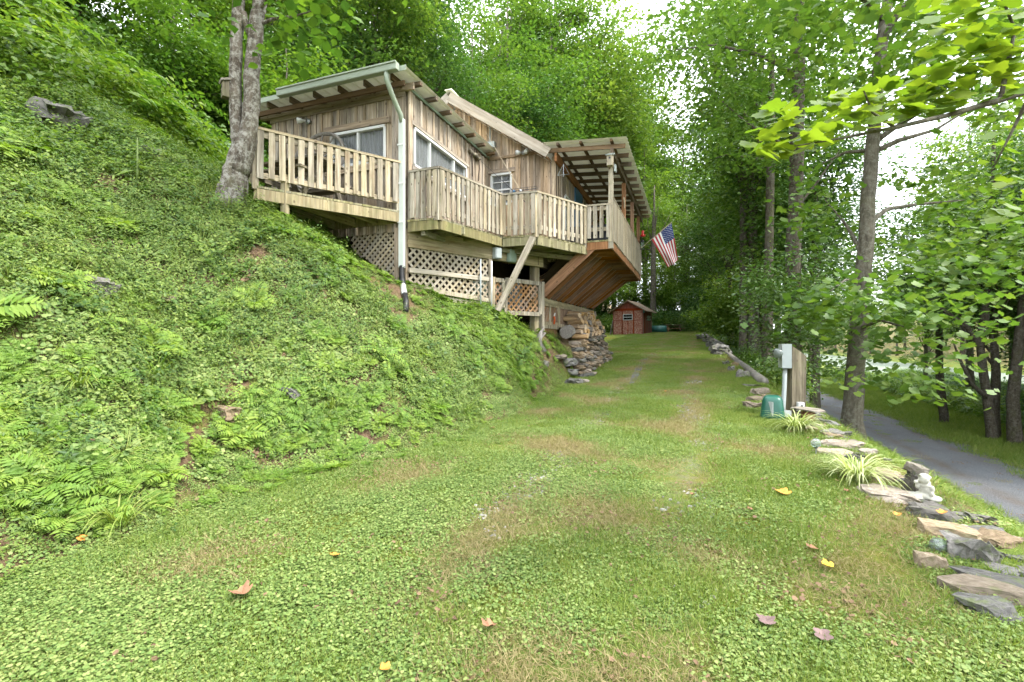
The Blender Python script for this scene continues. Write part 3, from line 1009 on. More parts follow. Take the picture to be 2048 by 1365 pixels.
def pinnate(seed, nl, h, L_, mat, leaflets=11, lf=.11):
    """stem with long arching compound leaves"""
    rg = random.Random(seed); g2 = np.random.default_rng(seed)
    P, Nn, A, S = [], [], [], []
    for i in range(nl):
        a = i * 2.4 + rg.uniform(-.3, .3); z = h * (.35 + .65 * i / nl); d = Vector((math.cos(a), math.sin(a), 0)); side = Vector((-d.y, d.x, 0))
        p = Vector((0, 0, z)); el = rg.uniform(.35, .7)
        for k in range(leaflets):
            e = el - 1.1 * k / leaflets
            st = d * math.cos(e) + Vector((0, 0, math.sin(e))); p = p + st * (L_ / leaflets)
            up = Vector((0, 0, math.cos(e))) - d * math.sin(e)
            for s in (-1, 1):
                P.append(tuple(p)); Nn.append(tuple(up + Vector((rg.uniform(-.2, .2),) * 3))); A.append(tuple(side * s + st * .35 - Vector((0, 0, .2)))); S.append(lf * (1 - .45 * abs(k / leaflets - .45)) * rg.uniform(.85, 1.1))
    return foliage_mesh('compound_leaf_plant', [(np.array(P), np.array(Nn), np.array(A), np.array(S), T_LANCE, 1.25, g2.random(len(P)))], mat, g2)

# ------------------------------------------------------------------ the cabin
R3, B3, Z3 = Vector((R2.x, R2.y, 0)), Vector((B2.x, B2.y, 0)), Vector((0, 0, 1))
DECK, RAIL_T = 2.20, 3.10
PD, PRAIL = 2.30, 3.25
LD, LRAIL = 2.36, 3.25
W_L, W_B, G_B_, G_R = -3.22, 3.81, 3.81, 1.805     # wall ends
END_B = 9.75
cabin = thing('cabin', 'weathered board and batten cabin on the bank with wrap-around timber deck', 'cabin', H(0, 0, .95))


def slab(name, P, tdir, nrm, ta, tb, z0, za, zb, thick, off, mat, parent, z0b=None):
    z0b = z0 if z0b is None else z0b
    tm, zm = (ta + tb) / 2, (z0 + za) / 2
    o = P(tm, zm)
    Mx = Matrix.Translation(o) @ Matrix((tdir, nrm, Z3)).transposed().to_4x4()
    q = [(ta - tm, z0 - zm), (tb - tm, z0b - zm), (tb - tm, zb - zm), (ta - tm, za - zm)]
    v = [(x, off, z) for x, z in q] + [(x, off + thick, z) for x, z in q]
    f = [(0, 1, 2, 3), (7, 6, 5, 4), (0, 4, 5, 1), (1, 5, 6, 2), (2, 6, 7, 3), (3, 7, 4, 0)]
    return obj(name, mesh_of(name, v, f, mat), Mx, parent)


def board_wall(P, tdir, nrm, t0, t1, z0, ztop, opens, width, mat, seed, batten=True, z0f=None):
    rg = random.Random(seed)
    bk = [t0]
    while bk[-1] < t1 - width * .6: bk.append(bk[-1] + width * rg.uniform(.75, 1.25))
    bk[-1] = t1
    for o in opens:
        for e in o[:2]:
            if t0 < e < t1:
                i = min(range(1, len(bk) - 1), key=lambda i: abs(bk[i] - e)); bk[i] = e
    bk = sorted(bk)
    back = MB(); wallv = []
    segs = []
    zl = z0f or (lambda t: z0)
    for a, b in zip(bk[:-1], bk[1:]):
        if b - a < .01: continue
        parts = [(zl(a), zl(b), ztop(a), ztop(b))]
        for oa, ob, za, zb in opens:
            if (min(b, ob) - max(a, oa)) > .02:
                np_ = []
                for (l0, l1, h0, h1) in parts:
                    if l0 < za: np_.append((l0, l1, za, za))
                    if zb < h0: np_.append((zb, zb, h0, h1))
                parts = np_
        for q in parts: segs.append((a, b, *q))
    for a, b, l0, l1, h0, h1 in segs:
        p = [P(a, l0) - nrm * .02, P(b, l1) - nrm * .02, P(b, h1) - nrm * .02, P(a, h0) - nrm * .02]
        back.add(p, [(0, 1, 2, 3)])
    wall = back.build('wall', M['darkback'], cabin)
    for a, b, l0, l1, h0, h1 in segs:
        slab('plank', P, tdir, nrm, a + .003, b - .003, l0 - rg.uniform(0, .02), h0, h1, .022, rg.uniform(0, .004), mat, wall, l1)
        if batten and a > t0 + .02:
            w_ = rg.uniform(.022, .034)
            slab('batten', P, tdir, nrm, a - w_, a + w_, l0 - rg.uniform(-.01, .03), h0, h0, .02, .027 + rg.uniform(0, .003), mat, wall, l0)
    return wall


def window(P, tdir, nrm, ta, tb, za, zb, split=(), grid=None, curtain=True, fw=.05):
    m_ = MB()

    def Q(t, z, n_=0): return P(t, z) + nrm * n_
    for (a, b, c, d) in ((ta, za, tb, za), (ta, zb, tb, zb)): m_.box(Q(a, b, .02), Q(c, d, .02), fw, .09)
    for t in (ta, tb): m_.box(Q(t, za + fw / 2, .02), Q(t, zb - fw / 2, .02), fw, .086, tdir)
    win = m_.build('window', M['white'], cabin)
    for s in split: bar('mullion', Q(s, za + fw / 2, .015), Q(s, zb - fw / 2, .015), fw * .8, .06, M['white'], win, tdir)
    if grid:
        nx, nz = grid
        for i in range(1, nx):
            t = ta + (tb - ta) * i / nx; bar('glazing_bar', Q(t, za, .0), Q(t, zb, .0), .018, .02, M['white'], win, tdir)
        for i in range(1, nz):
            z = za + (zb - za) * i / nz; bar('glazing_bar', Q(ta, z, .004), Q(tb, z, .004), .018 if i != nz // 2 else .04, .02, M['white'], win)
    cuts = [ta] + list(split) + [tb]
    for a, b in zip(cuts[:-1], cuts[1:]):
        obj('pane', mesh_of('pane', [Q(a, za, -.012), Q(b, za, -.012), Q(b, zb, -.012), Q(a, zb, -.012)], [(0, 1, 2, 3)], M['glass']), None, win)
    if curtain:
        V = []; K = 60
        for i in range(K + 1):
            t = ta + (tb - ta) * i / K; w_ = -.11 + .02 * math.sin(i * 1.3)
            V += [Q(t, za - .02, w_), Q(t, zb + .02, w_)]
        obj('curtain', mesh_of('curtain', V, [(2 * i, 2 * i + 2, 2 * i + 3, 2 * i + 1) for i in range(K)], M['curtain']), None, win)
    return win


PA = lambda t, z: H(t, 0, z)
PB = lambda t, z: H(0, t, z)
PG = lambda t, z: H(t, G_B_, z)
PS = lambda t, z: H(G_R, t, z)
WT = 4.60

# end wall with the first window
ra, zt = hit_b(666, 274, 0); rb_, zt2 = hit_b(772.6, 252.4, 0); _, zbm = hit_b(666, 338, 0)
zt = (zt + zt2) / 2
wA = (ra, rb_, zbm, zt)
board_wall(PA, R3, -B3, W_L, 0, 2.02, lambda t: WT, [wA], .20, M['siding'], 3)
wa = window(PA, R3, -B3, *wA, split=((ra + rb_) / 2,))
bar('header_board', PA(ra - .15, zt + .10) - B3 * .06, PA(rb_ + .12, zt + .10) - B3 * .06, .12, .03, M['siding_new'], wa)
bar('sill_board', PA(ra - .12, zbm - .09) - B3 * .06, PA(rb_ + .2, zbm - .09) - B3 * .06, .12, .05, M['siding'], wa)
bar('top_trim', PA(W_L, WT - .06) - B3 * .055, PA(0, WT - .06) - B3 * .055, .13, .02, M['siding'], wa)
# long side wall with the triple window
ba, z1 = hit_r(824.5, 257.8, 0); bb, z2 = hit_r(928.6, 335.5, 0); _, z3 = hit_r(824.5, 331, 0)
wB = (ba, bb, z3, (z1 + z2) / 2)
board_wall(PB, B3, R3, .02, W_B, 1.95, lambda t: WT, [wB], .20, M['siding'], 5)
wl_ = bb - ba
wb = window(PB, B3, R3, *wB, split=(hit_r(857, 300, 0)[0], hit_r(905, 300, 0)[0]))
bar('header_board', PB(ba - .12, wB[3] + .07) + R3 * .06, PB(bb + .1, wB[3] + .07) + R3 * .06, .07, .03, M['siding'], wb)
bar('sill_board', PB(ba - .12, wB[2] - .07) + R3 * .06, PB(bb + .1, wB[2] - .07) + R3 * .06, .08, .05, M['siding'], wb)
bar('corner_board', H(-.04, -.035, 1.9), H(-.04, -.035, WT), .11, .03, M['siding'], cabin, R3)
bar('corner_board', H(.055, .05, 1.9), H(.055, .05, WT), .03, .12, M['siding'], cabin, R3)
# gable wall of the main block
RID_R, RID_Z, EAVE_Z = -.94, 6.42, 4.64
SL = (RID_Z - EAVE_Z) / (1.70 - RID_R)


def roofz(r): return RID_Z - SL * abs(r - RID_R)


g0, gz1 = hit_b(984.5, 352, G_B_); g1, _ = hit_b(1023.5, 352, G_B_); _, gz0 = hit_b(984, 412, G_B_)
wG = (g0, g1, gz0, gz1)
board_wall(PG, R3, -B3, -3.3, G_R, 1.95, lambda t: roofz(t) - .28, [wG], .19, M['siding_new'], 8)
wg = window(PG, R3, -B3, *wG, grid=(2, 4), curtain=True)
bar('header_board', PG(g0 - .12, gz1 + .08) - B3 * .06, PG(g1 + .1, gz1 + .08) - B3 * .06, .1, .03, M['siding_new'], wg)
bar('trim_board', PG(g0 - .05, gz1 + .42) - B3 * .06, PG(G_R - .12, gz1 + .42) - B3 * .06, .07, .03, M['siding_new'], wg)
# porch side wall with a door and a window
board_wall(PS, B3, R3, G_B_ + .02, END_B, 2.0, lambda t: 4.5, [(4.5, 5.0, 2.9, 3.75)], .19, M['siding'], 9)
window(PS, B3, R3, 4.5, 5.0, 2.9, 3.75, curtain=True)
door = slab('door', PS, B3, R3, 5.5, 6.35, PD, PD + 1.95, PD + 1.95, .05, .05, M['blue'], cabin)
MB().ball(PS(5.6, PD + .95) + R3 * .13, .03).build('handle', M['steel'], door, True)
bar('corner_board', H(G_R - .05, G_B_ - .045, 1.95), H(G_R - .05, G_B_ - .045, 4.5), .10, .03, M['siding'], cabin, R3)
# hidden sides
for nm, a, b, z0_, z1_ in (('side_wall', H(W_L, 0, 0), H(W_L, W_B, 0), 2.0, 4.6), ('side_wall', H(-3.3, G_B_, 0), H(-3.3, END_B, 0), 1.9, 4.7), ('rear_wall', H(-3.3, END_B, 0), H(G_R, END_B, 0), 1.9, 4.66)):
    m_ = MB(); zz = Z3
    m_.box(Vector((a.x, a.y, CAMZ + (z0_ + z1_) / 2)), Vector((b.x, b.y, CAMZ + (z0_ + z1_) / 2)), z1_ - z0_, .05)
    m_.build(nm, M['siding'], cabin)
MB().add([H(-3.5, END_B + .02, 4.6), H(G_R, END_B + .02, 4.6), H(RID_R, END_B + .02, RID_Z - .05)], [(0, 1, 2)]).build('rear_gable', M['siding'], cabin)
fl = [H(W_L, .02, 0), H(-.03, .02, 0), H(-.03, G_B_, 0), H(G_R - .03, G_B_ + .03, 0), H(G_R - .03, END_B, 0), H(-3.25, END_B, 0), H(-3.25, G_B_, 0)]
prism('floor', [(p.x, p.y) for p in fl], CAMZ + 1.93, CAMZ + 2.03, M['darkback'], cabin)


# corrugated roof sheets
def rib_sheet(name, corner, udir, ulen, vdir, vlen, parent, pitch=.23, h=.025, mat=None):
    """ribs run along vdir"""
    udir, vdir = Vector(udir), Vector(vdir)
    nrm = udir.normalized().cross(vdir.normalized())
    if nrm.z < 0: nrm = -nrm
    V = []; n_ = int(ulen / pitch)
    prof = []
    for i in range(n_):
        u = i * pitch
        prof += [(u, 0), (u + pitch * .62, 0), (u + pitch * .72, h), (u + pitch * .9, h)]
    prof.append((ulen, 0))
    for u, hh in prof:
        p = Vector(corner) + udir.normalized() * u + nrm * hh
        V += [p, p + vdir.normalized() * vlen]
    Fc = [(2 * i, 2 * i + 2, 2 * i + 3, 2 * i + 1) for i in range(len(prof) - 1)]
    return obj(name, mesh_of(name, V, Fc, mat or M['sheet']), None, parent)


roofA = rib_sheet('roof', H(-3.62, -.47, 4.74), R3, 3.92, B3 + Z3 * .012, 4.2, cabin)
for i in range(7):
    r = -3.5 + i * .575
    bar('rafter', H(r, -.40, 4.665), H(r, W_B - .08, 4.715), .11, .045, M['rafter'], roofA)
bar('eave_beam', H(-3.55, -.30, 4.56), H(.16, -.30, 4.56), .09, .04, M['rafter'], roofA)
bar('plate_beam', H(-3.45, -.06, 4.62), H(.2, -.06, 4.62), .12, .05, M['siding'], roofA)
for i in range(7):
    b_ = .05 + i * .58
    bar('purlin', H(-.3, b_, 4.695), H(.285, b_, 4.695), .06, .09, M['rafter'], roofA)
bar('edge_trim', H(.06, .05, 4.635), H(.06, W_B - .1, 4.66), .05, .03, M['boxgreen'], roofA)
bar('drip_edge', H(-3.62, -.475, 4.72), H(.3, -.475, 4.72), .09, .008, M['gutter'], roofA)
# gutter and downspout
gl0, _ = hit_b(563, 192, -.5)
gut = MB()
for off, zz, w_, t_ in ((-.52, 4.70, .12, .008), (-.62, 4.71, .11, .008)):
    gut.box(H(gl0, off, zz), H(.19, off, zz), w_, t_)
gut.box(H(gl0, -.57, 4.648), H(.19, -.57, 4.648), .10, .008, B3)
gut.box(H(gl0, -.63, 4.765), H(.19, -.63, 4.765), .03, .025, B3)
for r in (gl0, .19): gut.box(H(r, -.525, 4.71), H(r, -.62, 4.71), .12, .006)
g_ = gut.build('gutter', M['gutter'], cabin)
dp = [H(-.03, -.57, 4.65), H(-.03, -.57, 4.52), H(-.02, -.40, 4.30), H(-.015, -.16, 4.08), H(-.01, -.13, 3.95)]
dn = MB().tube(dp, .045, 10).build('downspout', M['gutter'], cabin, True)
bar('drop_pipe', H(-.01, -.13, 4.02), H(-.01, -.13, 1.33), .095, .075, M['spout'], dn, R3)
for z in (3.55, 2.85, 2.15):
    bar('strap', H(-.08, -.172, z), H(.07, -.172, z), .03, .008, M['white'], dn)
fl_ = [H(-.01, -.13, 1.36), H(0, -.15, 1.22), H(.03, -.18, 1.09), H(.10, -.26, .98)]
mm_ = MB()
for i in range(len(fl_) - 1):
    for k in range(6):
        a = fl_[i].lerp(fl_[i + 1], k / 6); b = fl_[i].lerp(fl_[i + 1], (k + 1) / 6)
        mm_.tube([a, a.lerp(b, .5), b], [.046, .056, .046], 10, cap=False)
mm_.build('flexible_hose', M['black'], dn, True)
MB().tube([H(.10, -.26, .99), H(.22, -.42, .86), H(.30, -.52, .80)], .05, 10).build('drain_pipe', M['spout'], dn, True)
MB().tube([H(.29, -.50, .81), H(.42, -.66, .66), H(.5, -.8, .48)], .05, 10).build('drain_hose', M['black'], dn, True)

# main gable roof
roofM = rib_sheet('roof', H(RID_R, 3.40, RID_Z), B3, 7.1, R3 * 1 - Z3 * SL, math.hypot(2.72, 2.72 * SL), cabin, .23, .02)
rib_sheet('roof_sheet', H(RID_R, 3.40, RID_Z), B3, 7.1, -R3 - Z3 * SL, math.hypot(2.72, 2.72 * SL), roofM, .23, .02)
bar('ridge_cap', H(RID_R, 3.38, RID_Z + .02), H(RID_R, 10.5, RID_Z + .005), .2, .02, M['sheet'], roofM, R3)
for s in (1, -1):
    e = RID_R + s * 2.66
    bar('fascia', H(RID_R, 3.415, RID_Z - .155), H(e, 3.415, roofz(e) - .155), .24, .035, M['fascia'], roofM)
    for i in range(14):                                              # soffit boards under the overhang
        r = RID_R + s * (.1 + i * .19)
        bar('soffit_board', H(r, 3.44, roofz(r) - .26), H(r, G_B_ - .05, roofz(r) - .26), .17, .02, M['siding_new'], roofM, R3 - Z3 * SL * s)
# porch roof
pr0 = H(1.62, 3.33, 4.70); pslope = -Z3 * .075
roofP = rib_sheet('porch_roof', pr0, B3, 7.1, R3 + pslope, 1.93, cabin, .23, .022)
for i in range(12):
    b_ = 3.50 + i * .6
    bar('rafter', H(1.70, b_, 4.545), H(3.50, b_, 4.415), .10, .04, M['rafter'], roofP)
for r in (1.95, 2.5, 3.2):
    bar('purlin', H(r, 3.36, 4.70 - (r - 1.62) * .075 - .045), H(r, 10.35, 4.70 - (r - 1.62) * .075 - .045), .05, .06, M['rafter'], roofP)
bar('ledger_beam', H(1.87, 3.5, 4.40), H(1.87, 10.2, 4.40), .22, .06, M['joist'], roofP)
bar('header_beam', H(3.21, 3.4, 4.31), H(3.21, 10.2, 4.31), .14, .07, M['rafter'], roofP)
for b_ in (3.42, 5.6, 7.5, 9.3):
    bar('post', H(3.19, b_, PD - .2), H(3.19, b_, 4.25), .10, .10, M['beam'] if b_ < 4 else M['joist'], roofP, R3)
bar('knee_brace', H(1.95, 7.2, 3.6), H(1.95, 9.4, 4.3), .09, .04, M['joist'], roofP)


# ------------------------------------------------------------------ decks
def clip(poly, n_, c, keep=1):
    out = []
    for i, p in enumerate(poly):
        q = poly[(i + 1) % len(poly)]
        a, b = (p.dot(n_) - c) * keep, (q.dot(n_) - c) * keep
        if a >= 0: out.append(p)
        if a * b < 0: out.append(p + (q - p) * (a / (a - b)))
    return out


def deck(pts, z, along, width=.14, mat=None, name='deck', seed=1):
    rg = random.Random(seed)
    poly = [Vector((H(r, b, 0).x, H(r, b, 0).y)) for r, b in pts]
    al = Vector((along.x, along.y)); nn_ = Vector((-al.y, al.x))
    lo = min(p.dot(nn_) for p in poly); hi = max(p.dot(nn_) for p in poly)
    # frame: rim boards
    root = thing_part = MB()
    n_ = len(poly)
    for i in range(n_):
        a, b = poly[i], poly[(i + 1) % n_]
        d = (b - a).normalized() * .02
        root.box(Vector((a.x + d.x, a.y + d.y, CAMZ + z - .125)), Vector((b.x - d.x, b.y - d.y, CAMZ + z - .125)), .17, .04)
    rt = root.build(name, mat or M['mossy'], cabin)
    c = lo
    while c < hi - .02:
        w_ = min(width * rg.uniform(.96, 1.03), hi - c)
        q = clip(clip(poly, nn_, c + .004, 1), nn_, c + w_ - .004, -1)
        if len(q) >= 3:
            e = sum(q, Vector((0, 0))) / len(q)
            q = [e + (p - e) + al * (.03 if (p - e).dot(al) > 0 else -.03) * rg.uniform(.6, 1.1) for p in q]
            prism('deck_board', [(p.x, p.y) for p in q], CAMZ + z - .036 + rg.uniform(0, .003), CAMZ + z + rg.uniform(-.002, .002), M['mossy'], rt)
        c += w_
    return rt


def railing(a, b, zd, zt, spacing=.135, pw=.085, out=None, posts=(True, True), seed=0, zlow=.02, mat=None, lower=.12):
    """pickets on the outside of two rails; a, b are (r, b) in the cabin frame"""
    rg = random.Random(seed); mat = mat or M['rail']
    pa, pb = H(*a, 0), H(*b, 0); d = (pb - pa); L_ = d.length; d.normalize()
    n_ = Vector((d.y, -d.x, 0)) if out is None else out
    Zp = lambda z: Vector((0, 0, z))
    root = bar('railing', pa + Zp(zt - .02), pb + Zp(zt - .02), .10, .04, mat, cabin, n_, .02)
    bar('upper_rail', pa + Zp(zt - .10), pb + Zp(zt - .10), .085, .035, mat, root)
    bar('lower_rail', pa + Zp(zd + lower + .05), pb + Zp(zd + lower + .05), .085, .035, mat, root)
    k = int(L_ / spacing)
    for i in range(k + 1):
        t = (i + .5) / (k + 1) * L_ + rg.uniform(-.008, .008)
        q = pa + d * t + n_ * .032
        tl = d * rg.uniform(-.008, .008)
        bar('picket', q + Zp(zd + zlow + rg.uniform(-.02, .015)) + tl, q + Zp(zt - .045 + rg.uniform(-.006, .006)), pw * rg.uniform(.93, 1.05), .022, mat, root, d)
    for f, p in zip(posts, (pa, pb)):
        if f: bar('post', p + Zp(zd - .05) - n_ * .03, p + Zp(zt - .045) - n_ * .03, .085, .085, mat, root, d)
    return root


P1, P2, P3, P4, P5 = (.70, -.04), (1.15, 1.84), (1.90, 1.90), (2.63, 3.38), (3.21, 3.40)
P6 = (3.21, END_B)
d1 = deck([(.06, -.04), P1, P2, (.06, 1.84)], DECK, B3, seed=2)
d2 = deck([(.06, 1.86), (1.15, 1.86), P3, P4, (2.63, 3.72), (.06, 3.72)], DECK, B3, seed=3)
for b_ in (.55, 1.1): bar('joist', H(.08, b_, DECK - .13), H(.85 + .12 * b_, b_, DECK - .13), .14, .04, M['mossy'], d1)
for r in (.35,): bar('stringer', H(r, .0, DECK - .24), H(r + .1, 1.8, DECK - .24), .09, .09, M['mossy'], d1)
for b_ in (2.3, 2.8, 3.2): bar('joist', H(.3, b_, DECK - .13), H(1.95 + (b_ - 1.9) * .48, b_, DECK - .13), .14, .04, M['mossy'], d2)
bar('stringer', H(1.1, 1.95, DECK - .26), H(2.3, 3.55, DECK - .26), .09, .09, M['mossy'], d2)
railing((.10, -.02), P1, DECK, RAIL_T, seed=11, out=-B3)
railing(P1, P2, DECK, RAIL_T, spacing=.14, seed=12, posts=(True, True))
railing(P2, P3, DECK, RAIL_T, spacing=.15, seed=13, out=-B3, posts=(False, True))
railing(P3, P4, DECK, RAIL_T, spacing=.152, seed=14, posts=(True, True))
railing(P4, P5, PD, RAIL_T + .02, spacing=.17, seed=15, out=-B3, posts=(False, True), zlow=.04, lower=.2)
railing(P5, P6, PD, PRAIL, spacing=.115, pw=.09, seed=16, zlow=-.03)
# brace under the corner
br0 = H(P3[0] - .05, P3[1] - .06, DECK - .06)
br1 = H(1.22, 1.45, .62)
bar('brace', br0, br1, .13, .05, M['rail'], d2, R3)
# porch deck on raking struts
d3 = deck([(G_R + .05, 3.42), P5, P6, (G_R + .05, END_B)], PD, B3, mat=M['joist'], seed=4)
ns = 14
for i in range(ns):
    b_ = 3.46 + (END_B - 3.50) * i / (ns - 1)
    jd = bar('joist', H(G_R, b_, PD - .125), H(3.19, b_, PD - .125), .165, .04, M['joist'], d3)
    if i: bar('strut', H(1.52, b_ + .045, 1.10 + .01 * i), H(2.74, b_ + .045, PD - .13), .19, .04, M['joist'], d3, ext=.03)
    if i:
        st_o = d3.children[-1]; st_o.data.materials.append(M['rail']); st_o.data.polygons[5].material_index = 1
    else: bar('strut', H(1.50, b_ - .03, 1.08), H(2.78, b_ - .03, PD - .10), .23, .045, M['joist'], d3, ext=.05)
# dark sheet added behind the struts, standing in for the shade between them
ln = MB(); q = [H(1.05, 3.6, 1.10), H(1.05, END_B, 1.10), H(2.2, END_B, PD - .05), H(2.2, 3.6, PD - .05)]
ln.add(q, [(0, 1, 2, 3)]).build('shade_sheet', M['darkback'], d3)
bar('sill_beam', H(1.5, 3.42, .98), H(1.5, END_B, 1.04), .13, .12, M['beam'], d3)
# left deck in front of the end wall
LP = (-1.29, -2.13)
LE = (-2.45, -1.2)
d4 = deck([(-.04, -.12), LP, LE, (-3.15, -.06)], LD, R3, seed=5, mat=M['beam'])
for i in range(6):
    r = -.55 - i * .5
    bar('joist', H(r, -.1, LD - .14), H(r, max(-2.0, -.12 + (r + .04) * 1.6), LD - .14), .15, .04, M['mossy'], d4)
railing((-.06, -.16), LP, LD, LRAIL, spacing=.15, pw=.09, seed=17, zlow=.13, posts=(True, True), out=(Vector((-1, 0, 0)) * 0 + Vector((0.60, -0.80, 0))))
railing(LP, LE, LD, LRAIL, spacing=.17, pw=.09, seed=18, zlow=.05, posts=(False, True), out=-R3)
pp = at(570, 350, 7.62)
bar('deck_post', Vector((pp.x, pp.y, tz1(pp.x, pp.y) - .2)), pp, .09, .09, M['beam'], d4, R3)


# ------------------------------------------------------------------ lattice skirts
def lattice(P, tdir, nrm, t0, t1, zlo, zhi, pitch, w_, mat, parent_name, frame_mat=None, single=True, fr=(1, 1, 1, 1), fw=.09, rails=()):
    """zlo, zhi: functions of t"""
    zc = lambda t: (zlo(t) + zhi(t)) / 2
    f_ = MB()
    fm = frame_mat or mat
    if fr[0]: f_.box(P(t0, zlo(t0)) + nrm * .03, P(t1, zlo(t1)) + nrm * .03, fw, .035)
    if fr[1]: f_.box(P(t0, zhi(t0)) + nrm * .03, P(t1, zhi(t1)) + nrm * .03, fw, .035)
    if fr[2]: f_.box(P(t0, zlo(t0)) + nrm * .034, P(t0, zhi(t0)) + nrm * .034, fw, .035, tdir)
    if fr[3]: f_.box(P(t1, zlo(t1)) + nrm * .034, P(t1, zhi(t1)) + nrm * .034, fw, .035, tdir)
    if not f_.v: f_.box(P(t0, zhi(t0) - .02), P(t1, zhi(t1) - .02), .03, .02)
    root = f_.build(parent_name, fm, cabin)
    joined = MB()
    zmin = min(zlo(t0), zlo(t1)); zmax = max(zhi(t0), zhi(t1)); hgt = zmax - zmin
    for s in (1, -1):
        c = t0 - hgt
        while c < t1 + hgt:
            # line t = c + s*(z - zmid)
            zm = (zmin + zmax) / 2; pts = []
            N = 60
            run = []
            for i in range(N + 1):
                z = zmin + hgt * i / N; t = c + s * (z - zm)
                if t0 <= t <= t1 and zlo(t) <= z <= zhi(t): run.append((t, z))
            if len(run) > 2:
                a, b = run[0], run[-1]
                A = P(*a) + nrm * (.008 if s > 0 else -.002); Bq = P(*b) + nrm * (.008 if s > 0 else -.002)
                wd = (tdir * s + Z3 * -1).normalized()
                if single: bar('slat', A, Bq, w_, .008, mat, root, wd)
                else: joined.box(A, Bq, w_, .008, wd)
            c += pitch
    if joined.v: tag(joined.build('slats', mat, root), kind='stuff')
    for (zr, rw) in rails:
        bar('middle_rail', P(t0, zr) + nrm * .036, P(t1, zr) + nrm * .036, rw, .035, fm, root)
    return root


# panel under the end wall
lattice(PA, R3, -B3, -1.22, -.22, lambda t: 1.12 + max(0, (-.22 - t)) * .62, lambda t: 2.05, .118, .042, M['lattice_g'], 'lattice_panel', fr=(0, 0, 0, 0))
bar('corner_post', H(-.17, -.02, .85), H(-.17, -.02, 2.08), .10, .09, M['siding'], cabin, R3)
bar('corner_post', H(-.04, .0, .85), H(-.04, .0, 2.06), .12, .09, M['siding'], cabin, R3)
# diagonal skirt under the side deck
S0, S1, S2 = Vector((.03, -.02)), Vector((.90, 1.77)), Vector((1.58, 3.10))
sd2 = (S2 - S0).normalized(); sdir = (R3 * sd2.x + B3 * sd2.y); snrm = (R3 * sd2.y - B3 * sd2.x)
PD1 = lambda t, z: H(S0.x + sd2.x * t, S0.y + sd2.y * t, z)
t1_ = (S1 - S0).length; t2_ = (S2 - S0).length
bar('girder', PD1(0, 1.89), PD1(t2_ + .1, 1.89), .34, .09, M['beam'], cabin)
lattice(PD1, sdir, snrm, .02, t1_ - .02, lambda t: 1.00 - t * .075, lambda t: 1.72, .150, .045, M['lattice_g'], 'lattice_panel', rails=((1.30, .085),), fw=.085, fr=(1, 0, 0, 1))
lattice(PD1, sdir, snrm, .05, t1_ - .1, lambda t: .62 - t * .05, lambda t: .93 - t * .075, .15, .045, M['lattice_g'], 'lattice_panel', fr=(0, 0, 0, 0))
bar('skirt_post', PD1(t1_ + .06, .55), PD1(t1_ + .06, 1.36), .12, .07, M['rail'], cabin, sdir)
lattice(PD1, sdir, snrm, t1_ + .12, t1_ + .36, lambda t: .72, lambda t: 1.30, .15, .045, M['lattice_o'], 'lattice_panel', M['rail'], fr=(0, 1, 0, 1))
lattice(PD1, sdir, snrm, t1_ + .42, t2_, lambda t: .62, lambda t: 1.33, .15, .045, M['lattice_o'], 'lattice_panel', M['rail'], fw=.09)
bar('post', PD1(t2_ - .02, .1) - snrm * .12, PD1(t2_ - .02, 1.74) - snrm * .12, .16, .16, M['beam'], cabin, sdir)
bar('post', PD1(t2_ + .10, .2), PD1(t2_ + .10, 1.38), .09, .09, M['rail'], cabin, sdir)
bar('girder', PD1(t2_ - .1, 1.88), H(G_R - .2, 9.5, 1.9), .26, .12, M['rafter'], cabin)
bar('brace', PD1(t2_ + .05, 1.30) - snrm * .3, H(1.6, 4.6, 1.95), .1, .08, M['rafter'], cabin)
# long lattice below the struts
PL = lambda t, z: H(1.50, t, z)
lattice(PL, B3, R3, 3.42, 5.0, lambda t: .40 + .01 * t, lambda t: .90 + .02 * (t - 3.4), .09, .035, M['lattice_o'], 'lattice_gate', M['rail'], fw=.085)
bar('gate_stile', PL(4.2, .42) + R3 * .034, PL(4.2, .92) + R3 * .034, .09, .03, M['rail'], cabin, B3)
lattice(PL, B3, R3, 5.08, END_B, lambda t: .42, lambda t: .93 + .02 * (t - 5), .11, .045, M['lattice_o'], 'lattice_panel', M['rail'], single=False)
lattice(PL, B3, R3, 3.42, 5.0, lambda t: .08, lambda t: .36, .09, .035, M['lattice_o'], 'lattice_panel', M['rail'], single=False, fr=(0, 1, 0, 0))
for b_ in (6.6, 8.2): bar('lattice_post', PL(b_, .3) + R3 * .034, PL(b_, 1.0) + R3 * .034, .08, .03, M['rail'], cabin, B3)
# dark backing walls under the floor
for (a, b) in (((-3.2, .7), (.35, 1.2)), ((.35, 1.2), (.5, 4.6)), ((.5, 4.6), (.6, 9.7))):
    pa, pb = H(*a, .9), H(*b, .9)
    MB().box(pa, pb, 2.1, .06).build('crawl_wall', M['darkback'], cabin)

# ------------------------------------------------------------------ things on and around the cabin
def ringpts(c, r, ax, ay, n=24):
    return [c + ax * (math.cos(2 * math.pi * i / n) * r) + ay * (math.sin(2 * math.pi * i / n) * r) for i in range(n)]


# wagon wheel leaning on the end wall
wc = H(-1.78, -.30, 3.42)
wy = (Z3 * .97 + B3 * .24).normalized()
wh = thing('wagon_wheel', 'old grey wagon wheel leaning on the end wall behind the left railing', 'wheel', wc - Z3 * .66)
rp = ringpts(wc, .60, R3, wy, 32)
MB().tube(rp + [rp[0]], .035, 6).build('rim', M['greylog'], wh)
MB().tube([wc - B3 * .09, wc + B3 * .05], .08, 12).build('hub', M['greylog'], wh)
for i in range(12):
    a = 2 * math.pi * i / 12
    d = R3 * math.cos(a) + wy * math.sin(a)
    MB().tube([wc + d * .07, wc + d * .58], [.02, .017], 6).build('spoke', M['greylog'], wh)
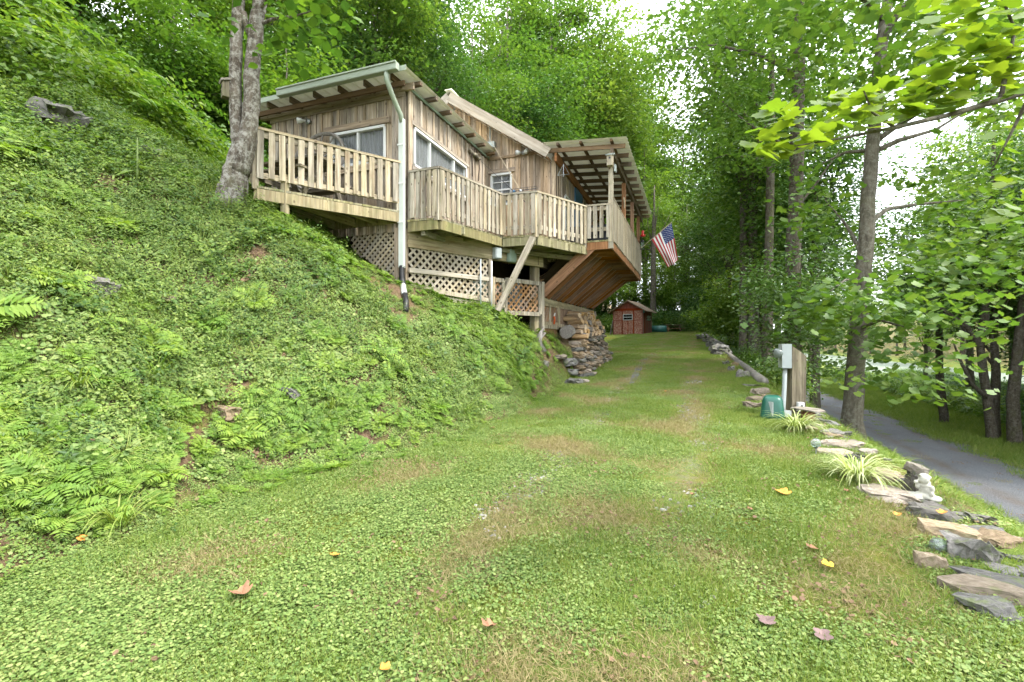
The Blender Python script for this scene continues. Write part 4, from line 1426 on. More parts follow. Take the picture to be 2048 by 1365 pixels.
# picnic table on the left deck
tcen = H(-1.50, -.95, LD)
pt = thing('picnic_table', 'weathered wooden picnic table behind the pickets of the left deck', 'table', tcen)
for k in (-2, -1, 0, 1, 2): bar('top_board', tcen + B3 * (k * .14) - R3 * .62 + Z3 * .72, tcen + B3 * (k * .14) + R3 * .62 + Z3 * .72, .13, .035, M['post'], pt, B3)
for sx in (-1, 1):
    for sy in (-1, 1): bar('leg', tcen + R3 * (sx * .45) + B3 * (sy * .15) + Z3 * .68, tcen + R3 * (sx * .45) + B3 * (sy * .5), .1, .04, M['post'], pt, B3)
    bar('bench', tcen - R3 * .62 + B3 * (sx * .58) + Z3 * .43, tcen + R3 * .62 + B3 * (sx * .58) + Z3 * .43, .24, .035, M['post'], pt, B3)
    bar('crossbar', tcen + R3 * (sx * .41) - B3 * .6 + Z3 * .38, tcen + R3 * (sx * .41) + B3 * .6 + Z3 * .38, .09, .035, M['post'], pt)


def floodlight(P, nrm, side, label, heads=2):
    t = thing('floodlight', label, 'light', P)
    MB().tube([P + nrm * .015, P + nrm * .05], .055, 14).build('base', M['steel'], t, True)
    for s in ((-1, 1) if heads == 2 else (-1,)):
        a = P + nrm * .06 + side * (.03 * s); b = a + nrm * .12 + side * (.10 * s) - Z3 * .03
        MB().tube([a, a.lerp(b, .35), a.lerp(b, .5), b], [.018, .025, .045, .062], 12).build('lamp_head', M['white'], t, True)
    return t


rF, zF = hit_b(622, 246, 0); floodlight(H(rF, -.05, zF), -B3, R3, 'small metal floodlight on the end wall above the wagon wheel', 1)
rF, zF = hit_b(1049, 308, G_B_); floodlight(H(rF, G_B_ - .05, zF), -B3, R3, 'white twin floodlight on the gable wall above the small window')
# junction box near the roof's far corner
rJ, zJ = hit_b(983, 294, G_B_)
jb = thing('junction_box', 'grey metal box on the gable wall at the end of the low roof', 'box', H(rJ, G_B_ - .06, zJ))
bar('case', H(rJ - .14, G_B_ - .11, zJ), H(rJ + .14, G_B_ - .11, zJ), .15, .10, M['boxgrey'], jb)
MB().tube([H(rJ, G_B_ - .1, zJ + .06), H(rJ, G_B_ - .1, zJ + .5)], .015, 6).build('conduit', M['boxgrey'], jb)
# yoke hanging on the side wall
bY, zY = hit_r(944, 312, 0)
yk = thing('farm_yoke', 'rusty iron and wood yoke with chain hung on the side wall', 'farm tool', H(.06, bY, zY - .5))
MB().tube([H(.08, bY - .30, zY + .04), H(.09, bY - .15, zY - .02), H(.09, bY, zY + .02), H(.09, bY + .15, zY - .02), H(.08, bY + .30, zY + .03)], [.03, .045, .05, .045, .03], 8).build('yoke_beam', M['post'], yk, True)
rp = ringpts(H(.09, bY, zY + .10), .07, B3, Z3, 14); MB().tube(rp + [rp[0]], .012, 6).build('ring', M['iron'], yk)
for s in (-1, 1): MB().tube([H(.09, bY + .2 * s, zY), H(.1, bY + .2 * s, zY - .25), H(.09, bY + .16 * s, zY - .55)], .014, 6).build('chain', M['iron'], yk)
# fishing rods
fr_ = [((970, 262), (1043, 385), 'tan fishing rod leaning on the corner railing, the longer of two', M['rope']), ((962, 322), (1030, 385), 'black fishing rod with blue reel leaning beside the small window', M['black'])]
for (a, b, lb, mt) in fr_:
    b0, a0 = at(*b, 10.25), at(*a, 10.6)
    b0 = a0 + (b0 - a0) * 1.35
    b0.z = max(b0.z, CAMZ + DECK + .01)
    t = thing('fishing_rod', lb, 'fishing rod', b0)
    MB().tube([b0, b0.lerp(a0, .25), a0], [.014, .008, .003], 6).build('rod', mt, t)
    q = b0.lerp(a0, .27); MB().ball(q - B3 * .03, .035).build('reel', M['blue'] if mt is M['black'] else M['steel'], t, True)
# wire basket on the corner rail
wb0 = H(1.60, 1.99, RAIL_T + .002)
t = thing('wire_basket', 'black wire planter basket standing on the corner rail', 'basket', wb0)
for z in (.0, .05, .10):
    MB().tube([wb0 + R3 * -.28 - B3 * .06 + Z3 * (z + .006), wb0 + R3 * .28 - B3 * .06 + Z3 * (z + .006), wb0 + R3 * .28 + B3 * .06 + Z3 * (z + .006), wb0 - R3 * .28 + B3 * .06 + Z3 * (z + .006), wb0 + R3 * -.28 - B3 * .06 + Z3 * (z + .006)], .004, 4).build('wire_hoop', M['black'], t)
for i in range(7): MB().tube([wb0 + R3 * (-.28 + .0933 * i) - B3 * .06, wb0 + R3 * (-.28 + .0933 * i) - B3 * .06 + Z3 * .11], .004, 4).build('wire_upright', M['black'], t)


def birdhouse(P, fdir, sdir_, w_, h_, label, roofm, mat):
    t = thing('birdhouse', label, 'birdhouse', P)
    bar('body', P, P + Z3 * h_, w_, w_, mat, t, sdir_)
    bar('roof', P + Z3 * (h_ + .015) - sdir_ * (w_ * .7), P + Z3 * (h_ + .015) + sdir_ * (w_ * .7), w_ * 1.45, .03, roofm, t, (fdir - Z3 * .35).normalized())
    MB().tube([P + Z3 * (h_ * .66) + fdir * (w_ * .5 + .001), P + Z3 * (h_ * .66) + fdir * (w_ * .5 + .006)], w_ * .18, 12).build('entrance_hole', M['black'], t)
    return t


birdhouse(H(3.19, 3.30, 3.93), -B3, R3, .13, .25, 'small pale birdhouse with grey roof on the near porch post', M['boxgrey'], M['lattice_g'])
q = H(3.29, 3.42, 3.82)
sf = thing('suet_feeder', 'grey wire suet feeder on the side of the near porch post', 'bird feeder', q)
bar('cage', q, q + Z3 * .16, .03, .13, M['boxgrey'], sf, R3)
# dinner triangle under the porch roof
q = H(2.05, 3.55, 3.93)
db = thing('dinner_triangle', 'iron dinner triangle bell hanging under the porch roof', 'bell', q)
a_, b_, c_ = q + R3 * -.14 + Z3 * .02, q + R3 * .14 + Z3 * .02, q + Z3 * .27
MB().tube([a_, b_, c_, a_], .010, 6).build('triangle_bar', M['steel'], db)
MB().tube([c_, c_ + Z3 * .30], .005, 5).build('cord', M['iron'], db)
MB().tube([q + Z3 * .27, q - Z3 * .03], .008, 5).build('striker', M['steel'], db)
# feeder and lantern on the last post
q = H(3.33, 9.35, 3.55)
hf = thing('hummingbird_feeder', 'red hummingbird feeder hanging at the far porch corner', 'bird feeder', q)
MB().lathe(q, [(.001, 0), (.09, .01), (.09, .06), (.04, .08), (.05, .2), (.001, .22)], 12).build('feeder_body', M['redplastic'], hf, True)
MB().tube([q + Z3 * .21, q + Z3 * .75], .006, 5).build('hanger', M['black'], hf)
q = H(3.33, 9.25, 3.10)
ln_ = thing('lantern', 'black lantern with glass panes on the far porch post', 'lantern', q)
bar('glass_body', q + Z3 * .02, q + Z3 * .25, .10, .10, M['globe'], ln_, R3)
bar('base', q, q + Z3 * .02, .14, .14, M['black'], ln_, R3)
MB().lathe(q + Z3 * .25, [(.10, 0), (.03, .07), (.001, .1)], 8).build('cap', M['black'], ln_)
MB().tube([q + Z3 * .35, q + Z3 * .46 - R3 * .06, q + Z3 * .42 - R3 * .12], .008, 5).build('bracket', M['black'], ln_)
# rope loop
q = H(3.22, 5.45, 3.75)
rp = ringpts(q, .06, B3, Z3, 12); tag(MB().tube(rp + [rp[0], rp[0] - Z3 * .2], .016, 6).build('rope_knot', M['rope']), 'pale knotted rope hanging on the second porch post', 'rope')
# utility boxes, pipes
bx_ = [((987, 508), .17, .24, M['boxgrey'], 'light grey utility box on the girder above the lattice'), ((1016, 513), .19, .28, M['boxgreen'], 'sage green rounded meter box beside the grey utility box')]
for (px, py), w_, h_, mt, lb in bx_:
    k_ = (px - 1024) / F
    o_ = PD1(0, 0); t_ = (k_ * o_.y - o_.x) / (sdir.x - k_ * sdir.y); p_ = PD1(t_, 0); z_ = (682 - py) / F * p_.y
    q = PD1(t_, z_) + snrm * .11
    t = thing('utility_box', lb, 'utility box', q - Z3 * h_ / 2)
    case = bar('case', q - Z3 * h_ / 2, q + Z3 * h_ / 2, w_, .12, mt, t, sdir)
    bev = case.modifiers.new('round', 'BEVEL'); bev.width = .02; bev.segments = 3
    bar('lid', q - Z3 * h_ * .42 + snrm * .066, q + Z3 * h_ * .42 + snrm * .066, w_ * .86, .012, mt, t, sdir)
for px, y0_, y1_, lb in ((955, 518, 605, 'thin grey conduit pipe in front of the lattice'), (977, 522, 606, 'white conduit pipe at the end of the lattice below the grey box')):
    k_ = (px - 1024) / F
    o_ = PD1(0, 0); t_ = (k_ * o_.y - o_.x) / (sdir.x - k_ * sdir.y); p_ = PD1(t_, 0) + snrm * .10
    tag(MB().tube([Vector((p_.x, p_.y, CAMZ + (682 - y0_) / F * p_.y)), Vector((p_.x, p_.y, CAMZ + (682 - y1_) / F * p_.y - .2))], .018, 8).build('conduit_pipe', M['boxgrey'] if px < 960 else M['white'], None, True), lb, 'pipe')
# things stored under the floor
q = H(.95, 2.75, .75)
tot = thing('storage_tote', 'blue grey plastic tote stored under the deck behind the lattice', 'tote', q)
bar('body', q, q + Z3 * .62, .42, .5, M['bluegrey'], tot, sdir); bar('lid', q + Z3 * .62, q + Z3 * .66, .46, .54, M['blue'], tot, sdir)
q = H(.65, 2.1, .75)
tp = thing('covered_grill', 'pale green covered heap under the deck beside the lattice', 'cover', q)
MB().ball(q + Z3 * .4, .32, 14, 8, (1.2, 1, .9)).build('cover', M['boxgreen'], tp, True)
q = H(2.72, 3.7, PD)
tag(bar('storage_bin', q, q + Z3 * .38, 1.0, .4, M['black'], None, R3), 'black ribbed bin on the porch floor behind the short railing', 'bin')
q = H(1.57, 4.45, .44)
cd = thing('spray_wand', 'orange handled spray wand hung on the lattice gate', 'sprayer', q)
MB().tube([q, q + Z3 * .12 + B3 * .05, q + Z3 * .2], .022, 7).build('handle', M['orange'], cd, True)
MB().tube([q + Z3 * .2, q + Z3 * .28 + B3 * .08], .02, 7).build('nozzle', M['white'], cd, True)
# flag
fp0, fp1 = at(1281, 497, 16.3), at(1343, 445, 16.0)
fpT = fp1 + (fp1 - fp0) * .02
fg = thing('flag', 'american flag hanging from a slanted pole at the far porch corner', 'flag', fp0)
MB().tube([fp0, fpT], .014, 8).build('pole', M['rope'], fg)
hA, hB = fp1, fp0.lerp(fp1, .36)                 # top of the hoist (outer end) and its lower end
flyv = (at(1356, 520, 16.3) - fp1)
flyw = (at(1337, 535, 16.5) - hB)
NU, NV = 26, 30


def flagp(u, v, off=0.0):
    p = hA.lerp(hB, u); f = flyv.lerp(flyw, u)
    n__ = (hB - hA).cross(flyv).normalized()
    w_ = .05 * math.sin(v * 5 + u * 7) * v + .035 * math.sin(u * 11 + v * 2) * v
    return p + f * v + n__ * (w_ + off)


FM = [plain_mat('flag_red', (.42, .035, .05), .8, 0, .06), plain_mat('flag_white', (.74, .73, .74), .8, 0, .04), plain_mat('flag_blue', (.035, .05, .17), .8, 0, .08)]
V = [flagp(i / NU, j / NV) for i in range(NU + 1) for j in range(NV + 1)]
Fc, mi = [], []
for i in range(NU):
    for j in range(NV):
        Fc.append((i * (NV + 1) + j, i * (NV + 1) + j + 1, (i + 1) * (NV + 1) + j + 1, (i + 1) * (NV + 1) + j))
        mi.append(2 if (i < 14 and j < 12) else (0 if (i // 2) % 2 == 0 else 1))
me = mesh_of('cloth', V, Fc, None)
for m_ in FM: me.materials.append(m_)
me.polygons.foreach_set('material_index', mi); me.polygons.foreach_set('use_smooth', [True] * len(mi)); me.update()
cloth = obj('cloth', me, None, fg)
sv, sf_ = [], []
for row in range(9):
    for cl in range(6 if row % 2 == 0 else 5):
        u0 = (row + .9) / 9.8 * (7 / 13); v0 = ((cl + .55 + (0 if row % 2 == 0 else .5)) / 6.1) * .4
        for side_ in (.004, -.004):
            o = len(sv)
            for k in range(10):
                rr_ = .017 if k % 2 == 0 else .007; a = math.pi / 5 * k
                sv.append(flagp(u0 + rr_ * math.cos(a) * 1.25, v0 + rr_ * math.sin(a) * .75, side_))
            sf_.append(tuple(range(o, o + 10)))
tag(obj('stars', mesh_of('stars', sv, sf_, FM[1]), None, cloth), kind='stuff')


# ------------------------------------------------------------------ stones and wood
def stone_mesh(seed, mat, rough=.22, flat=1.0):
    rg = np.random.default_rng(seed)
    bm = bmesh.new()
    bmesh.ops.create_cube(bm, size=1.0)
    bmesh.ops.subdivide_edges(bm, edges=bm.edges[:], cuts=3, use_grid_fill=True)
    ph = rg.uniform(0, 6.28, 9)
    for v in bm.verts:
        c = v.co
        k = 1 - .18 * (abs(c.x) * 2 * abs(c.y) * 2) - .10 * (abs(c.z) * 2) * max(abs(c.x), abs(c.y)) * 2
        v.co = c * k
        v.co.x += rough * .5 * math.sin(c.y * 5 + ph[0]) * math.cos(c.z * 3 + ph[1]) + rg.normal() * rough * .16
        v.co.y += rough * .6 * math.sin(c.x * 5 + ph[2]) * math.cos(c.z * 3 + ph[3]) + rg.normal() * rough * .16
        v.co.z += rough * .55 * math.sin(c.x * 4 + ph[4]) * math.cos(c.y * 4 + ph[5]) + rg.normal() * rough * .22
    me = bpy.data.meshes.new('stone')
    bm.to_mesh(me); bm.free()
    me.materials.append(mat)
    return me


ST_B = [stone_mesh(i, M['stone']) for i in range(7)]
ST_G = [stone_mesh(i + 20, M['stone_g'], .3) for i in range(5)]
ST_T = [stone_mesh(i + 40, M['stone_t'], .16) for i in range(4)]


def stone_M(p, dims, rz, tx=0, ty=0):
    return Matrix.Translation(p) @ Matrix.Rotation(rz, 4, 'Z') @ Matrix.Rotation(tx, 4, 'X') @ Matrix.Rotation(ty, 4, 'Y') @ Matrix.Diagonal((*dims, 1))


yaw_b = math.atan2(B2.y, B2.x)
# dry-stacked retaining wall under the woodpile
wall0 = Vector((*XY(-2.8, 12.2), 0))
sw = thing('stone_wall', 'dry-stacked brown stone retaining wall below the firewood pile', 'stone wall', (wall0.x, wall0.y, tz1(*XY(-2.6, 12.2))))
rg = random.Random(5)
for lay in range(11):
    Lc = 11.75 + rg.uniform(0, .2) + lay * .06; 
    Lend = 17.5 - lay * .03
    while Lc < Lend:
        ln_s = rg.uniform(.22, .58); hh = rg.uniform(.07, .12)
        toe = float(np.interp(Lc, L_T, D_T))
        tail = max(0, Lc - 16.4) * .55
        D_ = toe + .16 - lay * .028 + rg.uniform(-.06, .09) - tail
        x, y = XY(D_, Lc + ln_s / 2)
        zb = tz1(*XY(toe + .35, Lc)) - .02
        z = zb + .045 + lay * .080 + rg.uniform(-.02, .02)
        obj('stone', ST_B[rg.randrange(7)] if rg.random() < .8 else ST_G[rg.randrange(5)], stone_M((x, y, z), (ln_s * 1.06, rg.uniform(.28, .42), hh * 1.12), yaw_b + rg.uniform(-.15, .15), rg.uniform(-.12, .12), rg.uniform(-.1, .1)), sw)
        Lc += ln_s * .93
# firewood stack on top
def split_log(seed, mat, rnd=False):
    rg = random.Random(seed); m_ = MB(); n_ = 10 if rnd else rg.choice((4, 5, 5, 6))
    prof = []
    for k in range(n_):
        a = 2 * math.pi * k / n_
        r = 1.0 * rg.uniform(.9, 1.08) if rnd else rg.uniform(.65, 1.15)
        prof.append((math.cos(a) * r * .5, math.sin(a) * r * .5))
    m_.v = [Vector((x, y, -.5)) for x, y in prof] + [Vector((x * rg.uniform(.85, 1), y * rg.uniform(.85, 1.05), .5 + rg.uniform(-.02, .02))) for x, y in prof]
    m_.f = [tuple(range(n_))[::-1], tuple(range(n_, 2 * n_))] + [(i, (i + 1) % n_, n_ + (i + 1) % n_, n_ + i) for i in range(n_)]
    return mesh_of('firewood_log', m_.v, m_.f, mat)


FW = [split_log(i, M['firewood']) for i in range(6)] + [split_log(i + 10, M['firewood_g']) for i in range(6)] + [split_log(i + 30, M['firewood_g'], True) for i in range(2)]
nlog = 0
for lay in range(6):
    nn_ = -1
    Lc = 12.9 + lay * .10 + rg.uniform(0, .1)
    while Lc < 17.0 - lay * .06:
        s_ = rg.uniform(.14, .22); nn_ += 1
        toe = float(np.interp(Lc, L_T, D_T)); tail = max(0, Lc - 16.4) * .55
        zb = tz1(*XY(toe + .35, Lc)) + .90
        D_ = toe - .16 - .05 * lay + rg.uniform(-.10, .12) - tail
        x, y = XY(D_, Lc)
        dirv = Vector((R2.x, R2.y, rg.uniform(-.15, .15))) + Vector((B2.x, B2.y, 0)) * rg.uniform(-.9, .4)
        tone = rg.random()
        k = rg.randrange(6) if tone < (.84 if lay > 0 else .5) else 6 + rg.randrange(8)
        Mx = Matrix.Translation((x, y, zb + .07 + lay * .118 + rg.uniform(-.015, .02))) @ frame(dirv, (0, 0, 1)).to_4x4() @ Matrix.Rotation(rg.uniform(0, 6.28), 4, 'Z') @ Matrix.Diagonal((s_, s_ * rg.uniform(.8, 1.1), rg.uniform(.38, .5), 1))
        o = obj('firewood_log', FW[k], Mx)
        tag(o, '%s log, %s from the near end in the %s course of the firewood pile' % ('tan split' if k < 6 else 'grey split' if k < 12 else 'round grey', nth(nn_), nth(lay)), 'firewood', 'logs stacked in the firewood pile')
        Lc += s_ * .92
q = Vector((*XY(-3.05, 12.35), tz1(*XY(-2.5, 12.3)) + 1.02))
tag(obj('chopping_block', FW[12], Matrix.Translation(q + Z3 * .12) @ frame(Vector((B2.x, B2.y, .1)), (0, 0, 1)).to_4x4() @ Matrix.Diagonal((.36, .34, .40, 1))), 'thick grey log round at the near end of the firewood pile', 'log')
# tumbled stones in the bank below the wall
for i, (px, py, w_, d_, h_, k, lb) in enumerate((
        (1118, 722, .62, .4, .10, 0, 'long flat stone lying on top of the tumbled stones in the bank'),
        (1135, 733, .46, .4, .20, 4, 'thick grey stone block under the long flat stone in the bank'),
        (1150, 740, .5, .35, .10, 1, 'thin dark slab in the middle of the tumbled stones'),
        (1140, 752, .38, .35, .16, 5, 'squarish grey stone low in the tumbled stones'),
        (1162, 750, .4, .3, .12, 2, 'flat brown stone right of the squarish grey one'),
        (1182, 752, .36, .3, .13, 3, 'mossy stone at the right end of the tumbled stones'),
        (1147, 767, .45, .35, .15, 6, 'lowest stone of the tumbled stones at the edge of the drive'),
        (1168, 765, .3, .3, .10, 0, 'small stone beside the lowest one at the edge of the drive'),
        (1090, 737, .18, .15, .13, 5, 'small grey stone left of the tumbled stones in the bank'))):
    p = on_ground(px, py)
    me = ST_G[k - 4] if k >= 4 else ST_B[k]
    tag(obj('stone', me, stone_M(p + Z3 * h_ * .25, (w_, d_, h_), yaw_b + rg.uniform(-.4, .4), rg.uniform(-.1, .1), rg.uniform(-.1, .1))), lb, 'stone', 'tumbled stones in the bank')
# driftwood ornament
p = on_ground(1084, 700)
dw = MB()
for i in range(4): dw.tube([p + Vector((rg.uniform(-.08, .08), rg.uniform(-.05, .05), -.1)), p + Vector((rg.uniform(-.12, .12), 0, .2)), p + Vector((rg.uniform(-.1, .1), 0, rg.uniform(.3, .48)))], [.07, .05, .02], 7, jit=.3)
tag(dw.build('driftwood', M['greylog'], None, True), 'gnarled grey driftwood standing in the ferns before the firewood', 'driftwood')

# stones, slabs along the right edge of the drive
edge_stones = [  # px, py, width, depth, height, material set, turn, label
    (1682, 888, .52, .34, .07, 'B', -.5, 'long brown slab behind the glass globe on a stick'),
    (1668, 906, .46, .30, .06, 'T', -.6, 'pale tan slab left of the second ornamental grass'),
    (1760, 948, .40, .42, .07, 'T', -.7, 'pale slab just right of the second ornamental grass'),
    (1785, 990, .46, .40, .08, 'B', -.6, 'wide flat slab with dry leaves in front of the statue'),
    (1862, 1030, .36, .22, .10, 'G', -.7, 'mossy stone block that carries the statue'),
    (1902, 1064, .42, .24, .08, 'T', -.8, 'flat tan slab with a red leaf below the statue'),
    (1940, 1116, .28, .20, .15, 'G', -.6, 'rounded dark grey boulder above the long tan slab'),
    (1862, 1134, .20, .10, .10, 'T', -.45, 'tan wedge shaped stone left of the grey boulder'),
    (1972, 1188, .50, .17, .085, 'T', -.5, 'long tan split slab at the right edge of the lawn'),
    (2015, 1172, .48, .2, .07, 'G', -.6, 'long grey slab lying behind the tan split slab'),
    (1975, 1225, .30, .16, .08, 'G', -.3, 'dark stone under the long tan slab'),
    (1486, 750, .32, .26, .20, 'G', .3, 'dark rounded stone beside the weathered beam'),
    (1505, 768, .40, .30, .06, 'G', -.2, 'flat grey stone below the dark rounded one'),
    (1520, 783, .46, .36, .14, 'B', .2, 'rusty red rock near the green pump cover'),
    (1545, 792, .42, .3, .08, 'T', -.2, 'pale stone slab stacked behind the green cover'),
    (1512, 797, .42, .3, .09, 'T', .1, 'tan slab left of the green pump cover, upper of two'),
    (1508, 810, .36, .3, .10, 'B', .1, 'brown slab left of the green pump cover, lower of two'),
    (1452, 725, .22, .2, .14, 'G', 0, 'white veined stone at the far end of the beam'),
    (1462, 737, .24, .2, .14, 'G', 1, 'grey stone second from the far end of the beam'),
    (1470, 729, .24, .2, .16, 'B', 2, 'brown stone touching the weathered beam')]
for px, py, w_, d_, h_, k, rz, lb in edge_stones:
    w_, d_, h_ = w_ * .86, d_ * .86, h_ * 1.5
    p = on_ground(px, py + 6)
    me = {'B': ST_B, 'G': ST_G, 'T': ST_T}[k][rg.randrange(4)]
    nrm = tnormal(p.x, p.y)
    Mx = Matrix.Translation(p + Z3 * h_ * .08) @ Z3.rotation_difference(nrm.lerp(Z3, .5)).to_matrix().to_4x4() @ Matrix.Rotation(rz, 4, 'Z') @ Matrix.Diagonal((w_, d_, h_, 1))
    tag(obj('stone', me, Mx), lb, 'stone', 'stones edging the drive')
# small half-buried stones between the slabs
se_ = thing('stone_border', 'line of small half buried stones between the slabs along the lawn', 'stone border', edge_pt(960, -.2))
for i in range(64):
    L_ = rg.uniform(3.6, 9.5); D_ = float(np.interp(L_, L_R, D_R)) - rg.uniform(.02, .42)
    x, y = XY(D_, L_); s_ = rg.uniform(.06, .20)
    obj('stone', (ST_G + ST_B)[rg.randrange(10)], stone_M((x, y, tz1(x, y) + s_ * .08), (s_ * 1.4, s_, s_ * .45), rg.uniform(-1.2, .2), rg.uniform(-.2, .2), rg.uniform(-.2, .2)), se_)
# far rubble edging
re_ = thing('rubble_edging', 'row of pale rubble stones along the far right edge of the drive', 'stone edging', edge_pt(690))
for i in range(46):
    t = rg.random()
    p = edge_pt(677 + 36 * t, rg.uniform(-.35, .15)); s_ = rg.uniform(.16, .40)
    obj('stone', ST_G[rg.randrange(5)], stone_M(p + Z3 * s_ * rg.uniform(.1, .5), (s_ * 1.3, s_, s_ * .7), rg.uniform(0, 6.28), rg.uniform(-.3, .3), rg.uniform(-.3, .3)), re_)
# weathered beams lying on the edge
for a, b, r_, lb in (((1478, 716), (1546, 772), .10, 'long silver weathered log lying along the drive edge'), ((1437, 674), (1452, 692), .16, 'short weathered log lying beside the far rubble stones')):
    A, Bq = edge_pt(a[1], .08), edge_pt(b[1], .05)
    A += Z3 * r_ * .8; Bq += Z3 * r_ * .8
    pts = [A.lerp(Bq, k_ / 6) + Z3 * rg.uniform(-.03, .03) for k_ in range(7)]
    tag(MB().tube(pts, [r_ * rg.uniform(.85, 1.1) for _ in pts], 9, jit=.08).build('weathered_log', M['greylog'], None, True), lb, 'log')

# rocks on the left bank
for px, py, w_, d_, h_, k, lb in ((105, 250, 1.25, .5, .42, 'G', 'long grey rock ledge high on the left bank'), (302, 318, .34, .3, .24, 'G', 'small pale boulder in the weeds on the left bank'),
                                  (195, 590, .30, .25, .2, 'G', 'dark rock half buried in the left bank'), (338, 612, .24, .2, .10, 'T', 'tan flat stone beside the dark half buried rock'),
                                  (530, 415, .30, .2, .14, 'T', 'tan stone under the left deck beside the post'), (1060, 1000 - 400, .01, .01, .01, 'G', None), (575, 805, .3, .2, .16, 'G', 'grey rock showing through the leaves low on the bank'), (455, 840, .3, .22, .2, 'B', 'brown rock in the bare soil of the left bank')):
    if not lb: continue
    p = on_ground(px, py); me = {'B': ST_B, 'G': ST_G, 'T': ST_T}[k][rg.randrange(4)]
    tag(obj('rock', me, stone_M(p + Z3 * h_ * .2, (w_, d_, h_), -.35 + rg.uniform(-.2, .2), 0, .25 if w_ > 1 else .1)), lb, 'rock', 'rocks on the left bank')

# ------------------------------------------------------------------ meter post group
p = on_ground(1590, 828)
Ym = p.y
tag(MB().add([Vector(q) for q in [(p.x - .11, p.y - .1, p.z - .3), (p.x + .10, p.y - .1, p.z - .3), (p.x + .10, p.y + .08, p.z - .3), (p.x - .11, p.y + .08, p.z - .3),
     (p.x - .09, p.y - .09, p.z + 1.03), (p.x + .12, p.y - .09, p.z + .88), (p.x + .12, p.y + .08, p.z + .90), (p.x - .09, p.y + .08, p.z + 1.05)]], BOXF).build('timber_post', M['post']),
    'thick weathered timber post with slanted top carrying the electric meter', 'post')
eb = thing('electric_meter', 'sage grey electric meter box on the side of the timber post', 'meter', (p.x - .2, p.y - .05, p.z + .1))
c0_ = Vector((p.x - .17, p.y - .03, p.z + .70))
cs = bar('box', c0_, c0_ + Z3 * .36, .13, .24, M['boxgrey'], eb, (1, -.3, 0))
MB().tube([c0_ + Vector((-.06, -.02, .22)), c0_ + Vector((-.17, -.05, .22))], [.075, .07], 16).build('dial_cover', M['globe'], eb, True)
MB().tube([c0_ + Vector((-.055, -.02, .22)), c0_ + Vector((-.08, -.025, .22))], [.085, .085], 16).build('collar', M['steel'], eb, True)
MB().tube([c0_, c0_ + Vector((-.01, -.01, -.2)), c0_ + Vector((-.06, -.06, -.58)), c0_ + Vector((-.07, -.07, -.85))], .032, 10).build('conduit', M['boxgrey'], eb, True)
# green moulded pump cover
q = on_ground(1545, 838)
bm = bmesh.new(); bmesh.ops.create_cube(bm, size=1)
for v in bm.verts:
    v.co.z += .5; k_ = .72 if v.co.z > .5 else 1
    v.co.x *= .34 * k_; v.co.y *= .40 * k_; v.co.z *= .36
bmesh.ops.bevel(bm, geom=bm.edges[:], offset=.075, segments=4, profile=.5, affect='EDGES')
pc = thing('pump_cover', 'dark green moulded plastic pump cover at the foot of the timber post', 'cover', q)
me = bpy.data.meshes.new('shell'); bm.to_mesh(me); bm.free(); me.materials.append(M['pumpgreen']); me.polygons.foreach_set('use_smooth', [True] * len(me.polygons))
obj('shell', me, Matrix.Translation(q - Z3 * .02) @ Matrix.Rotation(-.5, 4, 'Z'), pc)
bar('seam', q + Vector((-.12, -.1, .06)), q + Vector((-.12, -.1, .26)), .012, .16, M['boxgrey'], pc, (1, .5, 0))
bar('notice_label', q + Vector((.115, -.15, .05)), q + Vector((.115, -.15, .14)), .13, .012, M['white'], pc, (1, -.5, 0))
q2 = on_ground(1598, 835)
ob = thing('outlet_box', 'small grey outlet box low on the timber post', 'outlet', (p.x + .02, p.y - .14, p.z + .08))
bar('case', Vector((p.x + .0, p.y - .14, p.z + .06)), Vector((p.x + .0, p.y - .14, p.z + .19)), .085, .06, M['white'], ob, (1, 0, 0))
bar('socket', Vector((p.x + .0, p.y - .174, p.z + .10)), Vector((p.x + .0, p.y - .174, p.z + .15)), .03, .008, M['black'], ob, (1, 0, 0))
q = on_ground(1616, 842)
st_ = thing('slab_table', 'small table of a stone slab laid on a terracotta block', 'table', q)
MB().tube([q - Z3 * .05, q + Z3 * .14], [.08, .09], 12).build('terracotta_block', M['terracotta'], st_, True)
obj('stone_top', ST_T[1], stone_M(q + Z3 * .165, (.44, .28, .045), -.1, 0, .06), st_)
# globes
for px, py, r_, lb, stick in ((1632, 886, .05, 'crackled glass garden globe on a short stake', True), (1878, 1092, .052, 'clear glass garden globe lying low beside the flat slabs', False)):
    g = on_ground(px, py + (26 if stick else 12))
    gb = thing('garden_globe', lb, 'garden globe', g)
    zc = CAMZ + (682 - py) / F * g.y
    MB().ball((g.x, g.y, zc), r_, 20, 14).build('glass_ball', M['globe'], gb, True)
    MB().lathe((g.x, g.y, zc - r_ * 1.15), [(.015, 0), (.022, .01), (.02, r_ * .4)], 10).build('collar', M['black'], gb)
    if stick or True: MB().tube([(g.x, g.y, g.z - .05), (g.x, g.y, zc - r_ * .9)], .008, 6).build('stake', M['steel'], gb)
